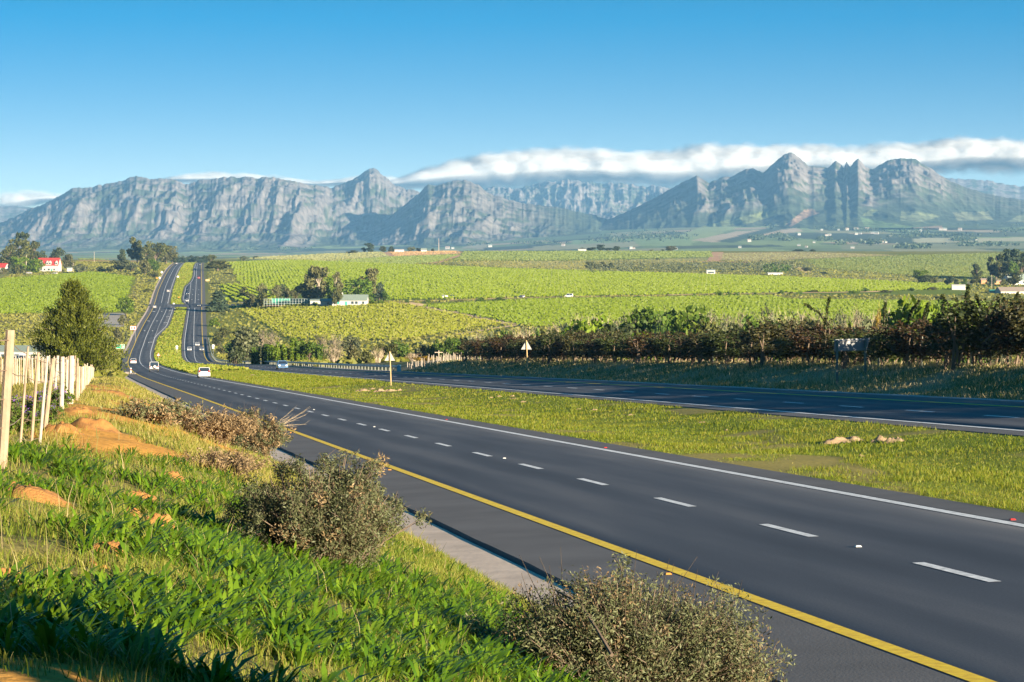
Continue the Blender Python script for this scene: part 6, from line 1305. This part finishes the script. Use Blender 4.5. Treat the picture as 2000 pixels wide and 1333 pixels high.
for f in (.12, .88):
    m = MB(); a = P[0][1] + (P[3][1] - P[0][1]) * f; b = P[1][1] + (P[2][1] - P[1][1]) * f; m.tube([(-.12, .055, a), (xr + .12, 2.06, b)], .02, 4); m.build('stiffener', M['galv'], t)
# guardrail
gt = thing('guardrail', 'long steel guardrail along the outer edge of the right carriageway', 'guardrail', (0, 0, 0)); wg = lambda Y: wRY(Y) + 2.5
Yg = np.concatenate([np.arange(329, 600, 6.), np.arange(600, 1090, 9.)]); wv = wg(Yg); Xg = xof(wv, Yg); Zg = ground(Xg, Yg, False)
prof = [(0, .78), (-.07, .70), (0, .62), (-.07, .54), (0, .46), (.04, .46), (.04, .78)]
V = np.stack([np.stack([Xg + a, Yg, Zg + b], 1) for a, b in prof], 1).reshape(-1, 3); k = len(prof); i = (np.arange(len(Yg) - 1)[:, None] * k + np.arange(k)[None, :]).ravel(); j = (np.arange(len(Yg) - 1)[:, None] * k + (np.arange(k)[None, :] + 1) % k).ravel()
mesh_np('rail_beam', V, np.stack([i, j, j + k, i + k], 1), M['galv'], parent=gt)
pm = MB().box((.14, 0, .35), (.16, .14, .9)).build('guard_post', M['dkpost'], link=False)
for y in np.concatenate([np.arange(330, 640, 4.2), np.arange(640, 1085, 12.)]):
    x = float(xof(wg(y), np.array(y))); obj('post', pm, gt, (x, y, gz(x, y)))
xg = float(xof(wg(np.array(327.)), np.array(327.))); M['endblock'] = mat('pale_blue_end_block', (.22, .40, .42), .6, .1)
m = MB(); m.box((0, 0, .42), (.5, 1.8, .85), 0, .9); o = m.build('barrier_block', M['endblock']); o.location = (xg, 326.5, gz(xg, 326.5)); tag(o, 'pale blue block at the near end of the guardrail', 'barrier')
st = thing('stake_fence', 'row of short pale stakes between the guardrail end and the hedge', 'stakes', (0, 0, 0))
for j in range(64):
    px = 796 + j * 2.35 + random.uniform(-.8, .8); Y = 325 + 26 * random.random(); x = (px - CX) / F * Y; z = gz(x, Y); h = random.uniform(.6, 1.15); m = MB(); m.tube([(x, Y, z - .2), (x + random.uniform(-.05, .05), Y, z + h)], [.05, .035], 5); m.build('stake', M['postw'] if random.random() < .85 else M['post'], st)
for j, (px, ph) in enumerate([(912, 2.1), (930, 2.2), (934, 2.1)]):
    Y = 316; x = (px - CX) / F * Y; m = MB(); m.tube([(x, Y, gz(x, Y) - .3), (x, Y, gz(x, Y) + ph * .8)], .07, 6); m.build('gate_post', M['dkpost'], st)
gp = 'dark fence posts standing in the hedge'
for j, px in enumerate((1150, 1214, 1300, 1392, 1478, 1567, 1716, 1800, 1897)):
    Y = 48.2 / ((px - CX) / F + G); x = (px - CX) / F * Y; t = MB(); t.tube([(0, 0, -.3), (.02, 0, 1.9)], .06, 6); o = t.build('fence_post', M['dkpost']); o.location = (x, Y, gz(x, Y)); tag(o, '%s from the left of the dark fence posts standing in the hedge' % ORD[j], 'fence post', gp)
# utility poles and wires
def pole(label, px, Y, top, rad=.12, arm=True):
    x = (px - CX) / F * Y; z = gz(x, Y); H = -(top - HY) / F * Y - z; t = thing('utility_pole', label, 'pole', (x, Y, z), 0, 'utility poles'); m = MB(); m.tube([(0, 0, -.5), (0, 0, H)], [rad, rad * .7], 7); m.build('pole_shaft', M['palebark'], t)
    if arm: MB().box((0, 0, H - .35), (1.5, .12, .12)).build('crossarm', M['palebark'], t)
pole('pale utility pole behind the golden bush', 857, 470, 685); pole('lower pale utility pole right of the golden bush', 867, 430, 694, .1, False); pole('little pale pole at the left end of the hedge', 927, 420, 697, .08, False)
pole('thin mast on the ridge right of the brown field', 857, 3190, 466, .35, False); pole('thin pole in the hedge trees below the bright yellow-green tree', 1127, 300, 657, .05, False); pole('slim pole standing behind the white shed on the right', 1937, 1700, 537, .15, False); pole('slim pole on the left skyline beyond the farm', 184, 2550, 492, .2, False); pole('slim pole beside the brownish farm tree', 143, 2040, 514, .18, False)
# concrete paths, culvert and rubble
track('concrete_path', [(331, 684), (321, 693), (326, 702), (336, 711)], 1.15, M['concrete'], 700, 1100)
xc, yc_ = -138 / 1, 0
def at(px, Y): x = (px - CX) / F * Y; return x, Y, gz(x, Y)
M['stoneold'] = mat('old_stained_concrete', (.20, .175, .15), .9, .25, 3, .4)
x, y, z = at(250, 480); t = thing('culvert', 'broken concrete culvert head with a red and white marker at the left road edge', 'culvert', (x, y, z), R(15))
MB().box((0, 0, .15), (1.2, .3, .6)).build('head_wall', M['stoneold'], t); MB().box((-.9, -.4, .1), (1.0, .25, .4), .6).build('wing_wall', M['stoneold'], t); MB().box((.9, -.5, .1), (1.0, .25, .4), -.6).build('wing_wall', M['stoneold'], t)
m = MB(); m.box((.5, -.3, .6), (.22, .05, 1.2)); m.build('marker_post', M['signwhite'], t); MB().box((.5, -.34, .85), (.23, .02, .3)).build('marker_band', M['signred'], t)
m = MB()
for k in range(7): m.box((random.uniform(.3, 1.5), random.uniform(-2.6, -.6), .05), (random.uniform(.3, .6),) * 2 + (.3,), random.random() * 3, .7)
tag(m.build('rubble', M['stoneold'], t), kind='stuff')
# road studs
STM = MB(); STM.add([(-.05, -.05, 0), (.05, -.05, 0), (.05, .05, 0), (-.05, .05, 0), (-.035, -.025, .022), (.035, -.025, .022), (.035, .025, .022), (-.035, .025, .022)], [(4, 5, 6, 7), (0, 1, 5, 4), (1, 2, 6, 5), (2, 3, 7, 6), (3, 0, 4, 7)]); sm = STM.build('stud', M['signwhite'], link=False)
def stud(w, Y, label, grp, s=1.1, col='signwhite'):
    x = float(xof(w, np.array(Y))); o = obj('road_stud', withmat(sm, M[col]), None, (x, Y, float(Zr(w, np.array(Y))) + .009)); o.scale = (s, s, s); o.rotation_euler = (0, 0, R(9.5)); tag(o, label, 'road stud', grp)
for k, (px, py, lb) in enumerate([(1676, 1070, 'nearest white road stud on the dashed lane line'), (985, 897, 'second white road stud on the dashed lane line'), (731, 835, 'third white road stud on the dashed lane line'), (613, 802, 'fourth white road stud on the dashed lane line')]):
    v = py - 695; Y = 5000 * 3.3 / v; stud(laneof(px, Y), Y, lb, 'road studs on the lane line')
for k, (Y, lb) in enumerate([(40.8, 'nearest road stud beside the yellow line'), (78, 'second road stud beside the yellow line'), (115.5, 'third road stud beside the yellow line')]): stud(9.30, Y, lb, 'road studs beside the yellow line', 1.1, 'signyellow')
for k, (Y, lb) in enumerate([(48.0, 'nearest red road stud beside the white edge line'), (85.5, 'second red road stud beside the white edge line'), (123, 'third red road stud beside the white edge line')]): stud(17.4, Y, lb, 'road studs beside the white edge line', 1.1, 'signred')
# arrows painted on the lanes
def arrow(w, Y, side, turn=0, L=6.0):
    d = 1 if side == 'L' else -1; pts = [(-.16, 0), (.16, 0), (.16, L * .62), (.5, L * .62), (0, L), (-.5, L * .62), (-.16, L * .62)]
    if turn: pts = [(-.16, 0), (.16, 0), (.16, L * .55), (.8 * turn, L * .62), (.8 * turn, L * .42), (1.7 * turn, L * .72), (.8 * turn, L), (.8 * turn, L * .82), (-.16, L * .72)]
    V = []
    for a, b in pts:
        y = Y + d * b; w_ = w + a * d; V.append((float(xof(w_, np.array(y))), y, float(Zr(w_, np.array(y))) + .012 + y * 2.8e-5))
    tag(mesh_np('lane_arrow', V, [tuple(range(len(V)))[::d]], M['white']), kind='structure')
for Y in (1150, 1235, 1330): arrow(11.4, Y, 'L', -1 if Y > 1200 else 0); arrow(15.0, Y, 'L', 0)
for Y in (1220, 1275, 1340): arrow(18.8, Y, 'L', 1)
arrow(15.2, 1060, 'L', 1)
for Y in (1480, 1550, 1630):
    q = float(wRY(np.array(float(Y)))); arrow(q - 1.9, Y, 'R'); arrow(q - 5.6, Y, 'R'); arrow(q - 9.0, Y, 'R', 1)
for k, px in enumerate((356, 360, 366, 371)):
    pass

# ------------------------------------------------------------------ buildings
M['wall'] = mat('white_plaster', (.40, .385, .36), .85, .08, .8); M['farwall'] = mat('pale_far_wall', (.26, .25, .235), .85, .08, .8); M['redroof'] = mat('red_tin_roof', (.36, .035, .03), .6, .12, 1.5); M['greyroof'] = mat('grey_green_tin_roof', (.16, .20, .17), .6, .12, 1.5); M['brownroof'] = mat('brown_shed_roof', (.24, .19, .15), .8, .12, 1.5); M['pane'] = glassmat('window_pane', (.03, .05, .06)); M['frame'] = mat('window_frame', (.42, .42, .40), .6, .05); M['teal'] = mat('teal_shutter', (.03, .26, .22), .6, .1); M['brick'] = mat('orange_brick', (.40, .20, .10), .9, .2, 2); M['net'] = mat('green_court_netting', (.03, .22, .16), .7, .2, 3); M['courtpost'] = mat('pale_court_post', (.42, .50, .46), .6, .1)
def house(name, label, px, Y, L, W, h, rh, rz, wall='wall', roof='redroof', wins=(), dormers=(), gable=False, chimney=None, cat='house', base=None, doors=(), group=None, over=.35):
    if base: x, Y, z = hit(px, base, Y - 150, Y + 150)
    else: x, Y, z = at(px, Y)
    t = thing(name, label, cat, (x, Y, z - .05), rz, group); m = MB(); m.box((0, 0, h / 2 - .2), (L, W, h + .4)); 
    for sx in (-1, 1): m.add([(sx * L / 2, -W / 2, h), (sx * L / 2, W / 2, h), (sx * L / 2, 0, h + rh + (.5 if gable else 0)), (sx * (L / 2 - .25), -W / 2, h), (sx * (L / 2 - .25), W / 2, h), (sx * (L / 2 - .25), 0, h + rh + (.5 if gable else 0))], [(0, 1, 2)[::sx], (3, 4, 5)[::-sx], (0, 3, 5, 2), (1, 2, 5, 4), (0, 1, 4, 3)])
    m.build('wall', M[wall], t)
    m = MB(); o = over; xe = L / 2 + (o if not gable else -.28); k = (rh) / (W / 2); th = .14
    for sy in (-1, 1): m.add([(-xe, sy * (W / 2 + o), h - o * k), (xe, sy * (W / 2 + o), h - o * k), (xe, 0, h + rh), (-xe, 0, h + rh), (-xe, sy * (W / 2 + o), h - o * k + th), (xe, sy * (W / 2 + o), h - o * k + th), (xe, 0, h + rh + th), (-xe, 0, h + rh + th)], [(0, 1, 2, 3), (4, 5, 6, 7), (0, 4, 5, 1), (0, 3, 7, 4), (1, 2, 6, 5)])
    rf = m.build('roof', M[roof], t)
    if chimney is not None: MB().box((chimney, 0, h + rh + .4), (.7, .7, 1.4)).build('chimney', M[wall], rf)
    for (u, v, ww, hh, mt) in wins:
        f = MB().box((u, -W / 2 - .03, v), (ww + .2, .08, hh + .2)).build('window', M['frame'], t); MB().box((u, -W / 2 - .08, v), (ww, .03, hh)).build('pane', M[mt or 'pane'], f)
    for (u, v, ww, hh) in doors: MB().box((u, -W / 2 - .04, v), (ww, .08, hh)).build('door', M['teal'], t)
    for u in dormers:
        y0 = -W / 2 - .05; d = MB(); dw, dh, dr = 2.0, 2.2, 1.3; zb = h - .1
        d.add([(u - dw / 2, y0, zb), (u + dw / 2, y0, zb), (u + dw / 2, y0, zb + dh), (u, y0, zb + dh + dr), (u - dw / 2, y0, zb + dh), (u - dw / 2, y0 + 3, zb), (u + dw / 2, y0 + 3, zb), (u + dw / 2, y0 + 3, zb + dh), (u, y0 + 3, zb + dh + dr), (u - dw / 2, y0 + 3, zb + dh)], [(0, 1, 2, 3, 4), (0, 4, 9, 5), (1, 6, 7, 2), (4, 3, 8, 9), (3, 2, 7, 8)]); dd = d.build('dormer', M[wall], t)
        MB().box((u, y0 - .04, zb + 1.35), (1.2, .06, 1.3)).build('pane', M['pane'], dd)
    return t
house('farmhouse', 'white two-storey farmhouse with a bright red roof and four dormers on the left hill', 96.5, 2060, 17.5, 8, 5.2, 5.6, R(-10), wins=[(-5.5, 1.6, 1.3, 1.4, None), (-2.6, 1.6, 1.3, 1.4, None), (1.0, 1.6, 1.6, 1.4, None), (5.5, 1.6, 1.2, 1.4, None)], dormers=(-5.2, -.4, 1.9, 7.2), doors=[(3.4, 1.0, 1.1, 2.1)])
house('farm_shed', 'small white building with an orange-red roof at the left picture edge', 3, 2030, 10, 7, 3.6, 3.2, R(-18), roof='redroof', wins=[(-1, 1.6, 1.6, 1.3, None), (2.4, 1.6, 1.2, 1.3, None)], cat='building')
house('outbuilding', 'tiny white outbuilding right of the red-roofed farmhouse', 136, 2060, 3.6, 3, 3, .6, R(-8), roof='greyroof', cat='building')
house('yard_building', 'long low white building with a blue-grey roof above the leaning fence', 46, 760, 26, 7, 3.0, 1.5, R(-6), roof='greyroof', wins=[(-9, 1.5, 1.4, 1.2, None), (-5, 1.5, 1.4, 1.2, None), (-1, 1.5, 1.4, 1.2, None), (4, 1.5, 1.4, 1.2, None)], cat='building')
house('farmhouse', 'long white farmhouse with a grey-green roof among trees in the vineyards', 684, 1284, 17.5, 7, 2.9, 2.6, R(-4), roof='greyroof', wins=[(-5.9, 1.6, 1.9, 1.4, 'teal'), (1.6, 1.6, 1.3, 1.3, None), (3.6, 1.6, 1.3, 1.3, None), (7, 1.6, 1, 1.2, None)], doors=[(-1.6, 1.1, 1.0, 2.2)], chimney=-4)
house('farm_cottage', 'low white cottage attached left of the long white farmhouse', 640, 1290, 7, 5, 2.6, 1.2, R(8), roof='greyroof', wins=[(0, 1.4, 1, 1, None)], cat='house')
house('garage', 'small white outbuilding beside the tennis court under the gum', 617, 1308, 5.2, 4, 2.6, .6, R(-5), roof='greyroof', wins=[(-.6, 1.5, 1, .8, None)], cat='building')
# tennis court cage
x, y, z = at(568, 1330); t = thing('tennis_court_fence', 'pale posts and green netting of the tennis court left of the farmhouse', 'tennis court', (x, y, z), R(-5))
cw_, cd_ = 24, 22
for k in range(17): MB().tube([(-cw_ / 2 + cw_ * k / 16, -cd_ / 2, -.3), (-cw_ / 2 + cw_ * k / 16, -cd_ / 2, 3.6)], .08, 5).build('post', M['courtpost'], t)
for k in range(14): MB().tube([(-cw_ / 2 + cw_ * k / 13, cd_ / 2, -.3), (-cw_ / 2 + cw_ * k / 13, cd_ / 2, 3.8)], .08, 5).build('post', M['courtpost'], t)
for zz in (1.2, 2.4, 3.6): MB().tube([(-cw_ / 2, -cd_ / 2, zz), (cw_ / 2, -cd_ / 2, zz)], .05, 4).build('rail', M['courtpost'], t)
MB().box((0, cd_ / 2 + .05, 1.9), (cw_, .04, 3.0)).build('netting', M['net'], t)
MB().box((0, 0, .02), (cw_ - 1, cd_ - 1, .06)).build('court_surface', M['brick'], t)
# right-hand farm
house('farmhouse', 'white gabled farmhouse with orange-lit walls at the right picture edge', 1984, 1830, 15, 8, 3.4, 4.2, R(16), roof='greyroof', gable=True, wins=[(-4, 1.7, 1.2, 1.5, None), (0, 1.7, 1.2, 1.5, None), (4, 1.7, 1.2, 1.5, None)])
house('farm_building', 'second white gabled building left of the gabled farmhouse', 1966, 1835, 8, 6, 3.2, 3.6, R(70), roof='greyroof', gable=True, wins=[(0, 1.6, 1, 1.2, None)], cat='building')
house('garden_wall_house', 'low orange-walled cottage left of the white gables', 1948, 1830, 7, 4, 2.4, .8, R(10), wall='brick', roof='brownroof', cat='house'); house('shed', 'small orange brick shed below the slim dark gum', 1921, 1835, 4, 4, 3, 1, R(0), wall='brick', roof='brownroof', cat='shed')
house('tin_shed', 'white open shed standing in the field on the right', 1872, 1640, 8.6, 5, 2.7, .7, R(-6), roof='wall', cat='shed', over=.1)
house('barn', 'large brown-roofed barn at the right picture edge', 1990, 1560, 26, 12, 1.6, 2.4, R(6), roof='brownroof', cat='barn'); house('green_shed', 'dark green shed left of the brown-roofed barn', 1941, 1570, 5.4, 4, 1.7, .3, R(0), wall='teal', roof='teal', cat='shed')
house('plantation_shed', 'pale shed with a flat roof at the foot of the young plantation', 1388, 2080, 7, 6, 3.4, .6, R(0), roof='greyroof', wins=[(0, 1.6, 5, 1.2, None)], cat='shed')
house('plantation_shed', 'long low pale shed below the dark orchard', 1514, 2070, 12, 4, 1.4, .4, R(0), roof='wall', cat='shed')
house('ridge_shed', 'long white shed on the ridge above the brown field', 780, 3185, 11.5, 8, 2.6, .8, R(2), roof='wall', cat='shed'); house('ridge_cottage', 'small white cottage on the ridge right of the white shed', 828, 3190, 7, 6, 2.4, 2, R(0), roof='greyroof', cat='house'); house('ridge_cottage', 'flat white building left of the middle ridge trees', 1137, 3190, 10, 6, 2.0, .6, R(0), roof='wall', cat='house')
# scattered white houses out on the plain
gq = 'white houses scattered on the far plain'
spots = sorted([(1605, 443), (1614, 462), (1620, 461), (1638, 450), (1654, 442), (1672, 459), (1680, 458), (1694, 450), (1704, 457), (1712, 458), (1722, 476), (1730, 475), (1768, 454), (1776, 455), (1797, 453), (1838, 450), (1838, 424), (1846, 424), (1875, 432), (1665, 486), (1590, 475), (1463, 473), (1445, 485), (1560, 460), (1655, 425), (1200, 463), (1232, 487), (1238, 487), (1100, 481), (957, 480), (874, 482), (884, 482), (1575, 484), (1905, 470), (1740, 462), (1672, 432), (1560, 481), (1320, 488)])
for k, (px, py) in enumerate(spots):
    x, y, z = hit(px, py, 4700, 9200); t = thing('white_house', '%s from the left of the white houses scattered on the far plain' % ORD[k], 'house', (x, y, z), R(random.uniform(-30, 30)), gq); s = y / 7000 * random.uniform(.45, .8)
    MB().box((0, 0, 3 * s), (14 * s, 9 * s, 6.6 * s)).build('wall', M['farwall'], t); m = MB(); m.prism([(-5.2 * s, 6.2 * s), (5.2 * s, 6.2 * s), (0, 10 * s)], -7.4 * s, 7.4 * s, 'x'); m.build('roof', M['greyroof' if k % 3 else 'brownroof'], t)
print('script done', len(bpy.data.objects))
